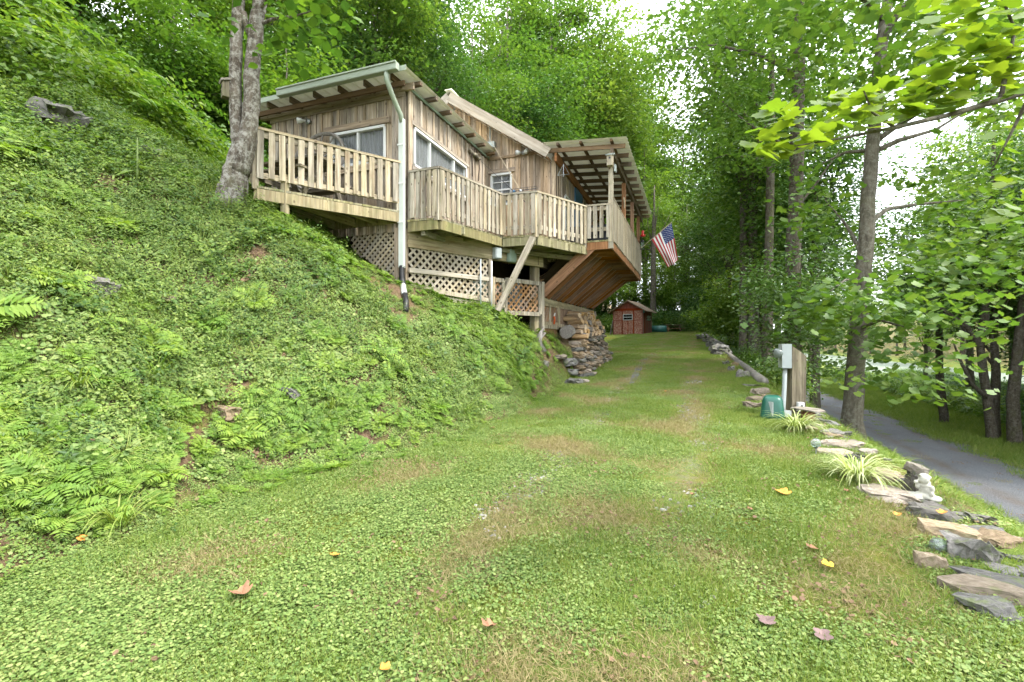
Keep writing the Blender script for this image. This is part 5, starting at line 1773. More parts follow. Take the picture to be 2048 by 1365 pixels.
# cherub statue, one blended figure
g = on_ground(1846, 1010); g = Vector((g.x, g.y, CAMZ + (682 - 1000) / F * g.y))
cam_dir = Vector((g.x, g.y, 0)).normalized(); sx = Vector((cam_dir.y, -cam_dir.x, 0))
mb_ = MB()
for (a, b, c, r_, s_) in ((.01, .02, .035, .062, (1.2, 1, .62)), (.075, -.01, .026, .034, (1.5, 1, .75)), (-.06, -.03, .040, .030, (1.7, .8, .8)), (-.105, -.035, .016, .018, (1.5, .8, .8)), (-.03, -.05, .022, .026, (1.8, .8, .8)),
                          (.015, .01, .085, .046, (1, .85, 1.15)), (.015, .0, .125, .036, (1.1, .85, .8)), (.005, -.012, .172, .038, (.95, 1, 1.05)), (-.028, -.032, .165, .010, (1, 1, .8)), (-.035, -.02, .118, .017, (.9, .9, 1.7)), (-.045, -.035, .15, .015, (1, 1, 1)),
                          (.058, -.015, .10, .017, (1, .9, 1.9)), (.055, -.03, .06, .016, (1, 1, 1.4)), (.03, .045, .12, .022, (1.3, .5, 1.9)), (-.01, .045, .12, .02, (1.2, .5, 1.7)), (-.012, -.02, .205, .016, (1, 1, .8)), (.02, -.015, .207, .017, (1, 1, .8)), (.038, .0, .19, .016, (1, 1, 1)), (.005, .02, .2, .02, (1.4, 1, .8))):
    mb_.ball(g + sx * a + cam_dir * b + Z3 * c, r_, 14, 10, s_)
stt = mb_.build('cherub_statue', M['statue'], None, True)
rmd = stt.modifiers.new('blend', 'REMESH'); rmd.mode = 'VOXEL'; rmd.voxel_size = .0055
smd = stt.modifiers.new('soften', 'SMOOTH'); smd.factor = .5; smd.iterations = 2
tag(stt, 'weathered white cherub statue crouching on the mossy stone block', 'statue')
gs = g + sx * -.05 + cam_dir * .16 + Z3 * .215
tag(obj('capped_stone', ST_T[2], Matrix.Translation(gs) @ Matrix.Rotation(-.9, 4, 'Z') @ Matrix.Rotation(.35, 4, 'Y') @ Matrix.Diagonal((.17, .085, .085, 1))), 'pale oblong stone behind the head of the cherub statue', 'stone')
ch = obj('stone_prop', ST_G[1], stone_M(gs - Z3 * .16, (.12, .12, .26), .3)); tag(ch, 'upright dark stone under the pale oblong stone', 'stone')

# ------------------------------------------------------------------ red shed, barrel, picnic table at the top of the drive
sf2, ss2 = Vector((.855, -.52, 0)).normalized(), Vector((.52, .855, 0)).normalized()
sB = Vector((9.35, 34.5, 0)); sB.z = CAMZ + .48
sA = sB - sf2 * 2.2
shed = thing('shed', 'small faded red chipboard shed at the top of the drive', 'shed', sA)
PF = lambda t, z: sA + sf2 * t + Z3 * z
PSd = lambda t, z: sB + ss2 * t + Z3 * z
HW, HP = 1.78, 2.42
fw_ = MB().add([PF(0, -.3), PF(2.2, -.3), PF(2.2, HW), PF(1.1, HP - .08), PF(0, HW)], [(0, 1, 2, 3, 4)]).build('front_wall', M['chip'], shed)
MB().add([PSd(0, -.3), PSd(2.2, -.3), PSd(2.2, HW), PSd(0, HW)], [(0, 1, 2, 3)]).build('side_wall', M['red'], shed)
MB().add([PF(0, -.3) + ss2 * 2.2, PF(2.2, -.3) + ss2 * 2.2, PF(2.2, HW) + ss2 * 2.2, PF(1.1, HP - .08) + ss2 * 2.2, PF(0, HW) + ss2 * 2.2], [(0, 1, 2, 3, 4)]).build('rear_wall', M['red'], shed)
MB().add([PF(0, -.3), PF(0, -.3) + ss2 * 2.2, PF(0, HW) + ss2 * 2.2, PF(0, HW)], [(0, 1, 2, 3)]).build('side_wall', M['red'], shed)
for t in (.03, .68, 1.52, 2.15): bar('trim', PF(t, -.2) - ss2 * .02, PF(t, HW) - ss2 * .02, .08, .03, M['red'], fw_, sf2)
bar('trim', PF(1.1, -.2) - ss2 * .02, PF(1.1, 1.0) - ss2 * .02, .05, .03, M['red'], fw_, sf2)
bar('trim', PF(0, 1.02) - ss2 * .026, PF(.64, 1.02) - ss2 * .026, .06, .02, M['red'], fw_)
bar('trim', PF(1.56, 1.02) - ss2 * .026, PF(2.2, 1.02) - ss2 * .026, .06, .02, M['red'], fw_)
bar('gable_board', PF(.02, HW + .02) - ss2 * .022, PF(2.18, HW + .02) - ss2 * .022, .16, .03, M['red'], fw_)
gp_ = MB().add([PF(.15, HW + .08) - ss2 * .012, PF(2.05, HW + .08) - ss2 * .012, PF(1.1, HP - .1) - ss2 * .012], [(0, 1, 2)]).build('gable_panel', M['red'], fw_)
sw_ = MB()
for a, b in (((.76, 1.05), (1.44, 1.05)), ((.76, 1.45), (1.44, 1.45)), ((.76, 1.25), (1.44, 1.25))): sw_.box(PF(*a) - ss2 * .04, PF(*b) - ss2 * .04, .05, .04)
for t in (.76, 1.44): sw_.box(PF(t, 1.05) - ss2 * .042, PF(t, 1.45) - ss2 * .042, .05, .04, sf2)
w2 = sw_.build('window', M['boxgrey'], shed)
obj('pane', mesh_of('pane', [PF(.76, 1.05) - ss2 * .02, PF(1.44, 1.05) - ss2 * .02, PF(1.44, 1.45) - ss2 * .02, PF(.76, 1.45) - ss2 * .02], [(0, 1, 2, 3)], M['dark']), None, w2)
for i in range(8): bar('batten', PSd(.08 + i * .29, -.2) + sf2 * .02, PSd(.08 + i * .29, HW) + sf2 * .02, .07, .03, M['red'] if i % 2 else M['rafter'], shed, ss2)
for s in (-1, 1):
    a = PF(1.1, HP) - ss2 * .35; b_ = a + sf2 * (s * 1.42) - Z3 * (1.42 * (HP - HW) / 1.1)
    V = [a, b_, b_ + ss2 * 2.9, a + ss2 * 2.9]
    o = obj('roof', mesh_of('roof', V, [(0, 1, 2, 3)], M['rafter']), None, shed); md = o.modifiers.new('t', 'SOLIDIFY'); md.thickness = .06; md.offset = 1
bar('wall_lamp', PSd(.02, HW - .25) + sf2 * .06, PSd(.02, HW + .0) + sf2 * .06, .12, .12, M['teal'], shed, sf2)
for z in (1.1, 1.3): bar('shutter', PSd(.9, z) + sf2 * .05, PSd(1.7, z) + sf2 * .08, .16, .03, M['boxgreen'], shed, (Z3 + sf2 * .6).normalized())
tag(bar('leaning_board', sA - sf2 * .25 + Z3 * -.1, sA - sf2 * .02 + Z3 * 1.0, .2, .04, M['greylog'], None, ss2), 'grey board leaning on the left corner of the red shed', 'board')
q = at(1318, 671, 37); q.z = tz1(q.x, q.y)
bl = thing('barrel', 'green plastic barrel lying beside the red shed', 'barrel', q)
d_ = Vector((.93, -.36, 0))
MB().tube([q + d_ * -.55 + Z3 * .26, q + d_ * -.5 + Z3 * .26, q + d_ * .5 + Z3 * .26, q + d_ * .55 + Z3 * .26], [.24, .29, .29, .24], 16).build('drum', M['teal'], bl, True)
MB().tube([q + d_ * -.02 + Z3 * .26, q + d_ * .02 + Z3 * .26], .30, 16).build('hoop', M['teal'], bl, True)
q = at(1346, 671, 40); q.z = tz1(q.x, q.y) - .05
tb = thing('picnic_table', 'dark picnic table in the shade beyond the red shed', 'table', q)
for k in range(4): bar('top_board', q + Vector((-.75, -.25 + .17 * k, .72)), q + Vector((.75, -.25 + .17 * k, .72)), .15, .04, M['rafter'], tb, (0, 1, 0))
for s in (-1, 1):
    for s2 in (-1, 1): bar('leg', q + Vector((s * .5, s2 * .12, .7)), q + Vector((s * .5, s2 * .5, 0)), .1, .05, M['rafter'], tb, (1, 0, 0))
    bar('bench', q + Vector((-.75, s * .62, .43)), q + Vector((.75, s * .62, .43)), .24, .04, M['rafter'], tb, (0, 1, 0))

# ------------------------------------------------------------------ fallen leaves on the drive
T_L = T_LOBE[0]
for i, (px, py, s_, mt, lb) in enumerate((
        (1567, 996, .13, 'leaf_orange', 'large orange fallen leaf on the lawn left of the statue'), (1655, 1143, .085, 'leaf_yellow', 'bright yellow fallen leaf on the lawn'),
        (1624, 1110, .08, 'leaf_brown', 'reddish brown fallen leaf just above the yellow leaf'), (670, 1122, .07, 'leaf_orange', 'small curled orange leaf on the lawn near the bank'),
        (484, 1205, .13, 'leaf_brown', 'large crumpled brown leaf at the lower left of the lawn'), (978, 1268, .09, 'leaf_brown', 'tan brown leaf at the bottom middle of the lawn'),
        (1533, 1257, .10, 'leaf_purple', 'dull purple fallen leaf at the bottom right of the lawn'), (1645, 1287, .09, 'leaf_purple', 'folded dull purple leaf right of the other purple leaf'),
        (1695, 994, .06, 'leaf_brown', 'brown leaf on the lawn before the wide flat slab'), (1795, 1040, .06, 'leaf_orange', 'small orange leaf between the lawn and the mossy block'),
        (1500, 1200 - 170, .05, 'leaf_brown', 'tiny brown leaf in the middle of the right lawn'), (165, 1092, .07, 'leaf_orange', 'orange leaf in the ground cover at the far left'),
        (770, 1358, .06, 'leaf_orange', 'orange leaf at the very bottom edge of the lawn'), (1330, 788, .06, 'leaf_orange', 'small orange leaf far up the drive'),
        (985, 862, .08, 'leaf_brown', 'brown leaf at the foot of the bank'), (1385, 1000, .05, 'leaf_brown', 'small brown leaf in the bare wheel track'),
        (1640, 905, .07, 'leaf_brown', 'brown leaf beneath the glass globe on its stake'), (1885, 1048, .07, 'leaf_orange', 'rust coloured leaf on the flat tan slab'))):
    p = on_ground(px, py)
    cu = rng.uniform(.3, 1.4); s_ *= .82
    V = [(x * s_, (y - .4) * s_, (cu * (x * x) + .25 * cu * abs(y - .4)) * s_) for x, y, z in T_L]
    q = p + Z3 * (.036 if px < 1800 else .075)
    Mx = Matrix.Translation(q) @ Z3.rotation_difference(tnormal(p.x, p.y)).to_matrix().to_4x4() @ Matrix.Rotation(rng.uniform(0, 6.28), 4, 'Z') @ Matrix.Rotation(rng.uniform(-.3, .3), 4, 'X')
    tag(obj('fallen_leaf', mesh_of('fallen_leaf', V, T_LOBE[1], M[mt]), Mx), lb, 'leaf', 'fallen leaves')

# ------------------------------------------------------------------ ground cover (uncountable)
house_poly = lambda r, b: ((r > -3.3) & (r < .1) & (b > .3) & (b < 10)) | ((r > -3.4) & (r < 1.5) & (b > 3.6) & (b < 10))


def sample(n, d0, d1, l0, l1):
    D = nrng.uniform(d0, d1, n); L = nrng.uniform(l0, l1, n)
    x, y = XY(D, L)
    toe = np.interp(L, L_T, D_T); edge = np.interp(L, L_R, D_R)
    return x, y, D, L, toe - D, D - edge


def inview(x, y, m=.15):
    return (y > .6) & (np.abs(x) < (1.06 + m) * y + .8)


def pick(mask, *a):
    return [q[mask] for q in a]


# --- lawn: clover and short grass in turf patches
lawn_protos = [patch_clover(100 + i, .17, 230, .0032, .0088, .024) for i in range(4)] + [patch_grass(120 + i, .18, 210, .02, .055, .0026) for i in range(3)] + [patch_grass(125, .18, 100, .03, .06, .003, M['drygrass'], 1.6), patch_clover(126, .2, 26, .006, .014, .02, mat=M['litter'])]
x, y, D, L, u, v = sample(26000, -4.2, 2.2, .8, 42)
m_ = (u < .15) & ((D < np.interp(L, L_R, D_G) + .1 + .12 * np.sin(L * 4.1)) | ((v < 0) & (nrng.random(len(x)) < .5))) & inview(x, y)
keep = vnoise(x, y, 1.3, 1) + nrng.uniform(-.25, .25, len(x))
wv = .06 * np.sin(L * 1.1)
tr_ = (np.exp(-((D + 1.42 - wv) / .2) ** 2) + np.exp(-((D - wv) / .2) ** 2)) * np.clip((L - 2) / 3, 0, 1)
m_ &= (keep > .06 + .36 * tr_)
m_ &= nrng.random(len(x)) < np.where(L > 16, .75, 1.0)
x, y, D, L = pick(m_, x, y, D, L)
pts, rot = drape(x, y, 1.0, sink=-.006)
gsel = .5 + .45 * (vnoise(x, y, .7, 5) - .5) + .10 * np.clip(D + .6, -1, 1.5) + .25 * np.clip((L - 6) / 6, 0, 1) + nrng.uniform(-.5, .5, len(x))
idx = np.where(gsel > .54, nrng.integers(4, 7, len(x)), nrng.integers(0, 4, len(x)))
dry = vnoise(x, y, 1.7, 13) + .35 * (np.exp(-((D + 1.42) / .3) ** 2) + np.exp(-((D) / .3) ** 2)) + nrng.uniform(-.2, .2, len(x))
idx = np.where(dry > .74, 7, idx)
idx = np.where(nrng.random(len(x)) < .05, 8, idx)
scatter('lawn_clover', 'low clover and short grass covering the drive', 'lawn', lawn_protos, pts, rot, nrng.uniform(.8, 1.35, len(x)) * np.where(L > 14, 1.3, 1), idx)

# --- loose gravel in the wheel tracks
pebm = []
for i in range(3):
    pr2 = random.Random(60 + i); pb = MB()
    for _ in range(16):
        a_ = pr2.uniform(0, 6.28); q_ = .16 * math.sqrt(pr2.random()); r_ = pr2.uniform(.006, .017)
        pb.ball((math.cos(a_) * q_, math.sin(a_) * q_, r_ * .3), r_, 6, 4, (pr2.uniform(.8, 1.5), 1, .6))
    pebm.append(mesh_of('pebbles', pb.v, pb.f, M['stone_p']))
x, y, D, L, u, v = sample(5200, -1.9, .5, 2.0, 30)
wv = .06 * np.sin(L * 1.1)
m_ = inview(x, y) & (nrng.random(len(x)) < .75 * (np.exp(-((D + 1.42 - wv) / .16) ** 2) + np.exp(-((D - wv) / .16) ** 2)) * np.clip((vnoise(x, y, 1.6, 17) - .25) * 2, .1, 1) * np.clip((L - 2.5) / 3, 0, 1))
x, y = pick(m_, x, y)
pts, rot = drape(x, y, 1.0)
scatter('track_gravel', 'loose pale gravel in the two wheel tracks of the drive', 'gravel', pebm, pts, rot, nrng.uniform(.7, 1.3, len(x)), nrng.integers(0, 3, len(x)))

# --- bank: round-leaved creeper low down, herbs, ferns
bank_protos = [patch_clover(140 + i, .26, 150, .011, .025, .09) for i in range(3)] \
    + [herb(150 + i, 14, .20, .055, M['herb'], per=7, spread=.22) for i in range(3)] \
    + [herb(160 + i, 12, .28, .075, M['herb'], T=T_LANCE, per=9, spread=.24) for i in range(2)] \
    + [fern(170 + i, 9, .34, M['fern']) for i in range(3)] \
    + [arch_blades(180, 34, .42, .008, M['grass'])] + [patch_grass(184, .25, 120, .08, .2, .005)] + [patch_clover(186, .25, 60, .012, .03, .03, mat=M['litter'])] \
    + [herb(187, 8, .42, .085, M['leaf_y'], per=11, spread=.25), herb(188, 4, .26, .16, M['leaf'], per=5, spread=.2), pinnate(189, 7, .22, .36, M['fern'], 12, .075), herb(195, 9, .42, .10, M['leaf'], T=T_LANCE, per=11, spread=.3), fern(196, 11, .42, M['fern'])]
x, y, D, L, u, v = sample(36000, -17, -2.4, .2, 14)
r_h, b_h = (x - C0.x) * R2.x + (y - C0.y) * R2.y, (x - C0.x) * B2.x + (y - C0.y) * B2.y
m_ = (u > -.25) & inview(x, y) & ~house_poly(r_h, b_h) & ~((L > 11.9) & (u > -.1)) & (u < 9)
bare = vnoise(x, y, 1.15, 9) + .35 * vnoise(x, y, 3.1, 4) + nrng.uniform(-.12, .12, len(x))
m_ &= (bare > .10) & ~((np.abs(D + 4.35 + .4 * np.sin(L * 2)) < .09) & (L < 4.2) & (L > 2.8)) & ~((L > 10.2) & (L < 11.9) & (u < .8) & (nrng.random(len(x)) < .6)) & ~((r_h > -1.1) & (r_h < .5) & (b_h > -.7) & (b_h < .1) & (nrng.random(len(x)) < .5))
m_ &= nrng.random(len(x)) < np.clip(1.15 - .05 * u, .6, 1)
x, y, D, L, u = pick(m_, x, y, D, L, u)
pts, rot = drape(x, y, .75)
f1, f2, f3 = vnoise(x, y, .8, 21), vnoise(x, y, 1.2, 33), vnoise(x, y, .6, 41)
cl_ = lambda a: np.clip(a, 0, 1)
tall = np.clip((u - 3.2) / 2, 0, 1) * (L < 5)
W = np.stack([cl_(1.35 - u / 2.4) * 1.5 * (L < 8.5), .35 + .9 * cl_((f2 - .35) * 2), .3 + .9 * cl_((.65 - f2) * 2), .05 + .9 * cl_((f1 - .55) * 3.0) + .45 * ((L > 7.2) & (u > .2)),
              np.full(len(x), .035), np.full(len(x), .30), np.full(len(x), .20),
              .02 + .5 * tall, .03 + .22 * tall, .012 + .15 * tall, .03 + .3 * cl_((f2 - .6) * 3) * (u > 1.5), .01 + .12 * cl_((f1 - .5) * 3) * (u > 1.5)], -1)
gum = np.log(W + 1e-6) + nrng.gumbel(size=W.shape)
ch_ = gum.argmax(1)
first = np.array([0, 3, 6, 8, 11, 12, 13, 14, 15, 16, 17, 18]); cnt = np.array([3, 3, 2, 3, 1, 1, 1, 1, 1, 1, 1, 1])
idx = first[ch_] + (nrng.random(len(x)) * cnt[ch_]).astype(int)
scl = np.exp(nrng.normal(-.28, .25, len(x))) * np.clip(.75 + u * .045, .7, 1.05)
scl = np.clip(scl, .35, 1.2) * np.clip(.5 + u * .8, .4, 1)
r_h, b_h = (x - C0.x) * R2.x + (y - C0.y) * R2.y, (x - C0.x) * B2.x + (y - C0.y) * B2.y
scl = np.where((r_h > -1.2) & (r_h < .7) & (b_h > -1.2) & (b_h < .3), scl * .5, scl)
scatter('bank_plants', 'creepers, herbs and ferns covering the steep left bank', 'ground cover', bank_protos, pts, rot, scl, idx)

# --- right bank: tall grass and weeds down to the road, verge beyond
x, y, D, L, u, v = sample(15000, 1.0, 6.4, 1.5, 34)
m_ = (v > -.05) & (nrng.random(len(x)) < np.where(v < .4, .45, 1)) & inview(x, y) & (D < 6.05 + .22 * vnoise(x, y, 2.3, 3))
x, y, D, L, v = pick(m_, x, y, D, L, v)
pts, rot = drape(x, y, .5)
rr = nrng.random(len(x)); nearw = np.clip((D - 4.2) / 1.5, 0, 1)
idx = np.where(rr < .30 + .5 * nearw, 12, np.where(rr < .55, nrng.integers(3, 8, len(x)), np.where(rr < .70, 11, nrng.integers(0, 3, len(x)))))
scatter('roadside_weeds', 'tall grass and weeds on the bank between drive and road', 'weeds', bank_protos, pts, rot, nrng.uniform(.5, 1.0, len(x)) * np.interp(v, [0, .2, .6, 2], [.4, .55, .95, 1.1]), idx)
x, y, D, L, u, v = sample(5600, ROAD_B - .5, 24, 6, 60)
m_ = inview(x, y) & (D > ROAD_B - .55 * vnoise(x, y, 1.7, 8))
x, y, D, L = pick(m_, x, y, D, L)
pts, rot = drape(x, y, .5)
idx = np.where(D < 13, nrng.integers(0, 2, len(x)), nrng.integers(1, 4, len(x)))
vg = [patch_grass(190, .5, 300, .05, .12, .008, M['grass']), patch_grass(191, .5, 260, .08, .2, .009, M['grass']), herb(192, 14, .5, .13, M['fern'], per=8, spread=.4), bush(193, .5, .6, 24, 16, .12, M['leaf_y'])]
scatter('verge_grass', 'bright grass and weeds on the far verge of the road', 'grass', vg, pts, rot, nrng.uniform(.9, 1.5, len(x)), np.clip(idx, 0, 3))

x, y, D, L, u, v = sample(1500, ROAD_A - .1, ROAD_B + .1, 5, 45)
kk = (D - ROAD_A) / (ROAD_B - ROAD_A)
m_ = inview(x, y) & (nrng.random(len(x)) < .06 + .8 * (np.exp(-(kk / .07) ** 2) + np.exp(-((kk - 1) / .1) ** 2)) + .25 * np.exp(-((kk - .52) / .06) ** 2))
x, y, D, L = pick(m_, x, y, D, L)
pts = np.stack([x, y, np.full(len(x), ROAD_Z + CAMZ + .07)], -1); rot = np.zeros((len(x), 3)); rot[:, 2] = nrng.uniform(0, 6.28, len(x))
scatter('road_litter', 'leaf litter and grass tufts along the gravel road edges', 'leaf litter', [lawn_protos[8], lawn_protos[7], lawn_protos[4]], pts, rot, nrng.uniform(.8, 1.6, len(x)), nrng.integers(0, 3, len(x)))

# --- hillside undergrowth
under = [bush(200, .9, 1.3, 80, 30, .105, M['leaf']), bush(201, .8, 1.1, 70, 30, .095, M['leaf_y']), bush(202, 1.0, 1.4, 80, 30, .10, M['leaf_d']), pinnate(203, 9, 1.1, .85, M['leaf_y'], 12, .20), pinnate(204, 8, .9, .7, M['fern'], 12, .17), herb(205, 16, .8, .17, M['leaf_y'], T=T_LANCE, per=11, spread=.4)]
x, y, D, L, u, v = sample(5200, -46, -6, -4, 48)
r_h, b_h = (x - C0.x) * R2.x + (y - C0.y) * R2.y, (x - C0.x) * B2.x + (y - C0.y) * B2.y
m_ = inview(x, y) & (u > 7.0 + .8 * np.sin(L * 1.3)) & ~house_poly(r_h, b_h) & ~((r_h > -4.2) & (r_h < 2) & (b_h > -.5) & (b_h < 10.5))
m_ |= inview(x, y) & (L > 18) & (u > 1.6 + .5 * np.sin(L)) & (L < 33) & (r_h > 1.0)
m_ |= inview(x, y) & (L > 34) & (u > 1.0)
m_ &= nrng.random(len(x)) < np.where(u > 16, .6, 1)
x, y, D, L, u = pick(m_, x, y, D, L, u)
pts, rot = drape(x, y, .5, sink=.1)
front = u < 10.5
idx = np.where(front & (L < 9), nrng.choice([0, 1, 3, 3, 4, 5], len(x)), nrng.choice([0, 0, 1, 1, 2, 2, 5], len(x)))
scatter('hillside_undergrowth', 'dense shrubs and weeds covering the wooded hillside', 'undergrowth', under, pts, rot, nrng.uniform(.8, 1.5, len(x)) * np.clip(1 + (u - 10) * .02, .8, 1.5), idx)
# undergrowth right of the drive and across the far end
x, y, D, L, u, v = sample(2600, -9, 6, 14, 75)
m_ = inview(x, y) & (((v > .9) & (L > 17) & (D < np.where(L < 34, 3.0, 5.6))) | ((L > 43) & (D < 6)))
x, y, D, L = pick(m_, x, y, D, L)
pts, rot = drape(x, y, .4, sink=.1)
scatter('drive_side_shrubs', 'shrubs and saplings along the far right side of the drive', 'shrubs', under[:3], pts, rot, nrng.uniform(.6, 1.3, len(x)) * np.where(L > 43, 1.5, .8), nrng.integers(0, 3, len(x)))
x, y, D, L, u, v = sample(1500, 13, 30, 8, 60)
m_ = inview(x, y) & ((L < 27) | (D > 18.5))
x, y, D, L = pick(m_, x, y, D, L)
pts, rot = drape(x, y, .4, sink=.1)
scatter('riverside_shrubs', 'shrubs between the road and the river', 'shrubs', under[:3], pts, rot, nrng.uniform(.6, 1.2, len(x)), nrng.integers(0, 3, len(x)))

# ------------------------------------------------------------------ single plants
for px, py, s_, sd_, mt, lb in ((1593, 866, .54, 31, 'varieg', 'variegated ornamental grass clump before the timber post'), (1714, 966, .52, 32, 'varieg', 'variegated ornamental grass clump nearer the statue'),
                            (160, 790, .5, 33, 'grass', 'arching green grass clump on the left bank, upper left'), (310, 765, .55, 34, 'grass', 'arching green grass clump right of the upper left one'),
                            (245, 1060, .6, 35, 'grass', 'large arching grass clump at the foot of the left bank'), (660, 830, .4, 36, 'grass', 'thin grass tuft low on the bank below the cabin'), (930, 830, .4, 37, 'grass', 'fine grass tuft at the foot of the bank near the drive')):
    p = on_ground(px, py)
    var = mt == 'varieg'
    o = obj('ornamental_grass' if var else 'grass_clump', arch_blades(sd_, 150 if var else 46, s_, .013 if var else .011, M[mt], droop=2.0, up=.95), Matrix.Translation(p))
    tag(o, lb, 'grass', 'grass clumps')
for px, py, h_, kind_, lb in ((275, 395, .75, 'herb', 'single leafy upright weed on the left bank'), (368, 305, 1.3, 'pin', 'young sapling with long compound leaves left of the twin tree')):
    p = on_ground(px, py)
    t = thing('sapling', lb, 'plant', p)
    MB().tube([p - Z3 * .05, p + Z3 * h_], [.018, .008], 6).build('stem', M['stem'], t, True)
    me = herb(301, 1, h_, .30, M['herb'], T=T_LANCE, per=12, spread=0) if kind_ == 'herb' else pinnate(302, 12, h_ * 1.15, .95, M['leaf_y'], 13, .24)
    obj('foliage', me, Matrix.Translation(p), t)

# ------------------------------------------------------------------ trees
P_TALL = tree_meshes('tall', 401, 16, 3.6, 3.7, 190, 120, .17, M['leaf'], M['bark_d'], .22, 10, .46)
P_TALL2 = tree_meshes('tall', 402, 17, 2.5, 3.2, 180, 120, .16, M['leaf_y'], M['bark_d'], .2, 10, .44)
P_POP = tree_meshes('poplar', 403, 20, 4, 3.0, 200, 115, .19, M['leaf'], M['bark_r'], .22, 12, .46)
P_BUSH = tree_meshes('bushy', 404, 8, .6, 3.0, 150, 120, .15, M['leaf_d'], M['bark_d'], .13, 9, .42)
P_SAP = tree_meshes('sapling', 405, 6.5, .5, 2.3, 120, 110, .15, M['leaf_y'], M['bark_d'], .09, 8, .40)
P_DARK = tree_meshes('shade', 406, 14, 4.5, 3.6, 180, 110, .15, M['leaf_d'], M['bark_d'], .2, 9, .46)
KINDS = {'T': P_TALL, 'Y': P_TALL2, 'P': P_POP, 'B': P_BUSH, 'S': P_SAP, 'D': P_DARK}
ADJ = {'T': 'tall leafy tree', 'Y': 'tall yellow green tree', 'P': 'very tall poplar-like tree', 'B': 'bushy dark green tree', 'S': 'light green young tree', 'D': 'dark green shade tree'}


def forest(rows, where, group, name='forest_tree'):
    rows = sorted(rows, key=lambda q: XY(q[1], q[2])[0] / XY(q[1], q[2])[1])
    for i, (k, D, L, s_) in enumerate(rows):
        x, y = XY(D, L)
        plant_tree(name, '%s, %s from the left %s' % (ADJ[k], nth(i), where), 'tree', KINDS[k], (x, y, tz1(x, y) - .1), s_, rng.uniform(0, 6.28), group)


fr = random.Random(21)
hill = []
for D, L, k, s_ in ((-17, 2.5, 'S', .9), (-20, 4.5, 'Y', .75), (-15.5, 6.5, 'S', .9), (-19, 8.5, 'T', .75), (-14.5, 10, 'S', .95), (-13.2, 13, 'S', 1.0), (-15, 16, 'B', 1.3), (-12.2, 17.5, 'B', .95),
                    (-17.5, 12, 'Y', .75), (-20, 17, 'T', .8), (-11.5, 21, 'S', 1.1), (-13.5, 24, 'B', 1.0), (-17.5, 22, 'T', .85), (-23, 12, 'T', .8), (-24, 20, 'Y', .8),
                    (-11.5, 28, 'B', 1.0), (-15, 30, 'T', .9), (-20, 29, 'D', .9), (-26, 27, 'T', .9), (-12, 34, 'B', 1.5), (-27, 6, 'T', .8), (-30, 15, 'T', .8), (-17, 37, 'T', .95), (-23, 36, 'Y', .9),
                    (-13, 17.5, 'T', .95), (-13, 21.5, 'D', 1.1), (-12.5, 26.5, 'T', 1.05), (-11.5, 31, 'D', 1.2), (-10.5, 36, 'P', 1.0), (-15, 26, 'P', .9), (-14.5, 33.5, 'T', 1.1), (-18, 19, 'T', 1.0), (-31, 24, 'D', .9), (-25, 0, 'Y', .7), (-34, 9, 'T', .8)):
    hill.append((k, D, L, s_))
forest(hill, 'on the hillside behind the cabin', 'trees on the hillside behind the cabin')
back = [('B', -11.5, 41, 1.0), ('P', -13, 46, 1.55), ('S', -7.5, 45, 1.2), ('T', -9.5, 50, 1.75), ('S', -4, 47, 1.1), ('P', -6.5, 57, 1.75), ('Y', -4.5, 50, 1.2), ('S', -1.5, 46, 1.1), ('T', -1, 56, 1.5), ('B', 1.5, 48, 1.1), ('T', 3.5, 58, 1.4),
        ('Y', -15, 58, 1.8), ('T', -18, 50, 1.7), ('D', -10, 66, 1.9), ('T', -3, 70, 1.7), ('Y', 4, 72, 1.6), ('P', -20, 64, 1.9), ('Y', -9, 44, 1.15), ('T', -12, 54, 1.9), ('P', -16, 44, 1.3), ('P', -14, 51, 1.9), ('P', -11, 60, 2.0), ('T', -16, 70, 2.2), ('P', -8, 64, 1.9), ('P', -14.5, 38.5, 1.45), ('P', -12, 42, 1.75), ('T', -10.5, 46.5, 2.0), ('T', -13.5, 35, 1.6)]
forest(back, 'beyond the red shed', 'trees beyond the shed')
side = [('D', 2.2, 33, 1.0), ('T', 3.4, 38, 1.1), ('Y', 4.4, 30, .95), ('S', 2.6, 27, .9), ('T', 2.6, 24, 1.15), ('D', 4.6, 22.5, .9), ('B', 1.9, 38, .8), ('Y', 2.0, 44, 1.0), ('T', 5.0, 45, 1.0)]
forest(side, 'along the right side of the drive', 'trees along the drive')
riv = [('D', 10.9, 24.0, .85), ('D', 12.4, 21.0, .85), ('B', 14, 24.5, .9), ('Y', 15.5, 22, .9), ('D', 17, 27, .95), ('T', 19, 24, .9), ('B', 21, 33, .8), ('T', 23, 38, .8), ('S', 12.2, 18.5, .8), ('D', 15, 17.5, .95), ('T', 20, 19, 1.0),
       ('Y', 19, 52, .85), ('D', 17.5, 33, 1.1), ('T', 15.5, 31, 1.0), ('P', 17, 40, 1.0), ('Y', 23, 34, 1.2), ('Y', 21, 28, 1.1), ('T', 22, 22, 1.2), ('T', 26, 30, 1.2), ('D', 24, 17, 1.2), ('P', 21, 44, 1.0), ('T', 27, 40, 1.2), ('T', 25, 50, .9), ('T', 13, 66, 1.1), ('B', 17, 16, .9)]
forest(riv, 'between the road and the river', 'trees by the river')
far = []
for i in range(34):
    far.append((fr.choice('TYBD'), 49 + fr.uniform(0, 16) * (i % 3), 62 + i * 6 + fr.uniform(-2, 2), fr.uniform(1.1, 1.6)))
forest(far, 'on the far bank of the river', 'trees on the far river bank')


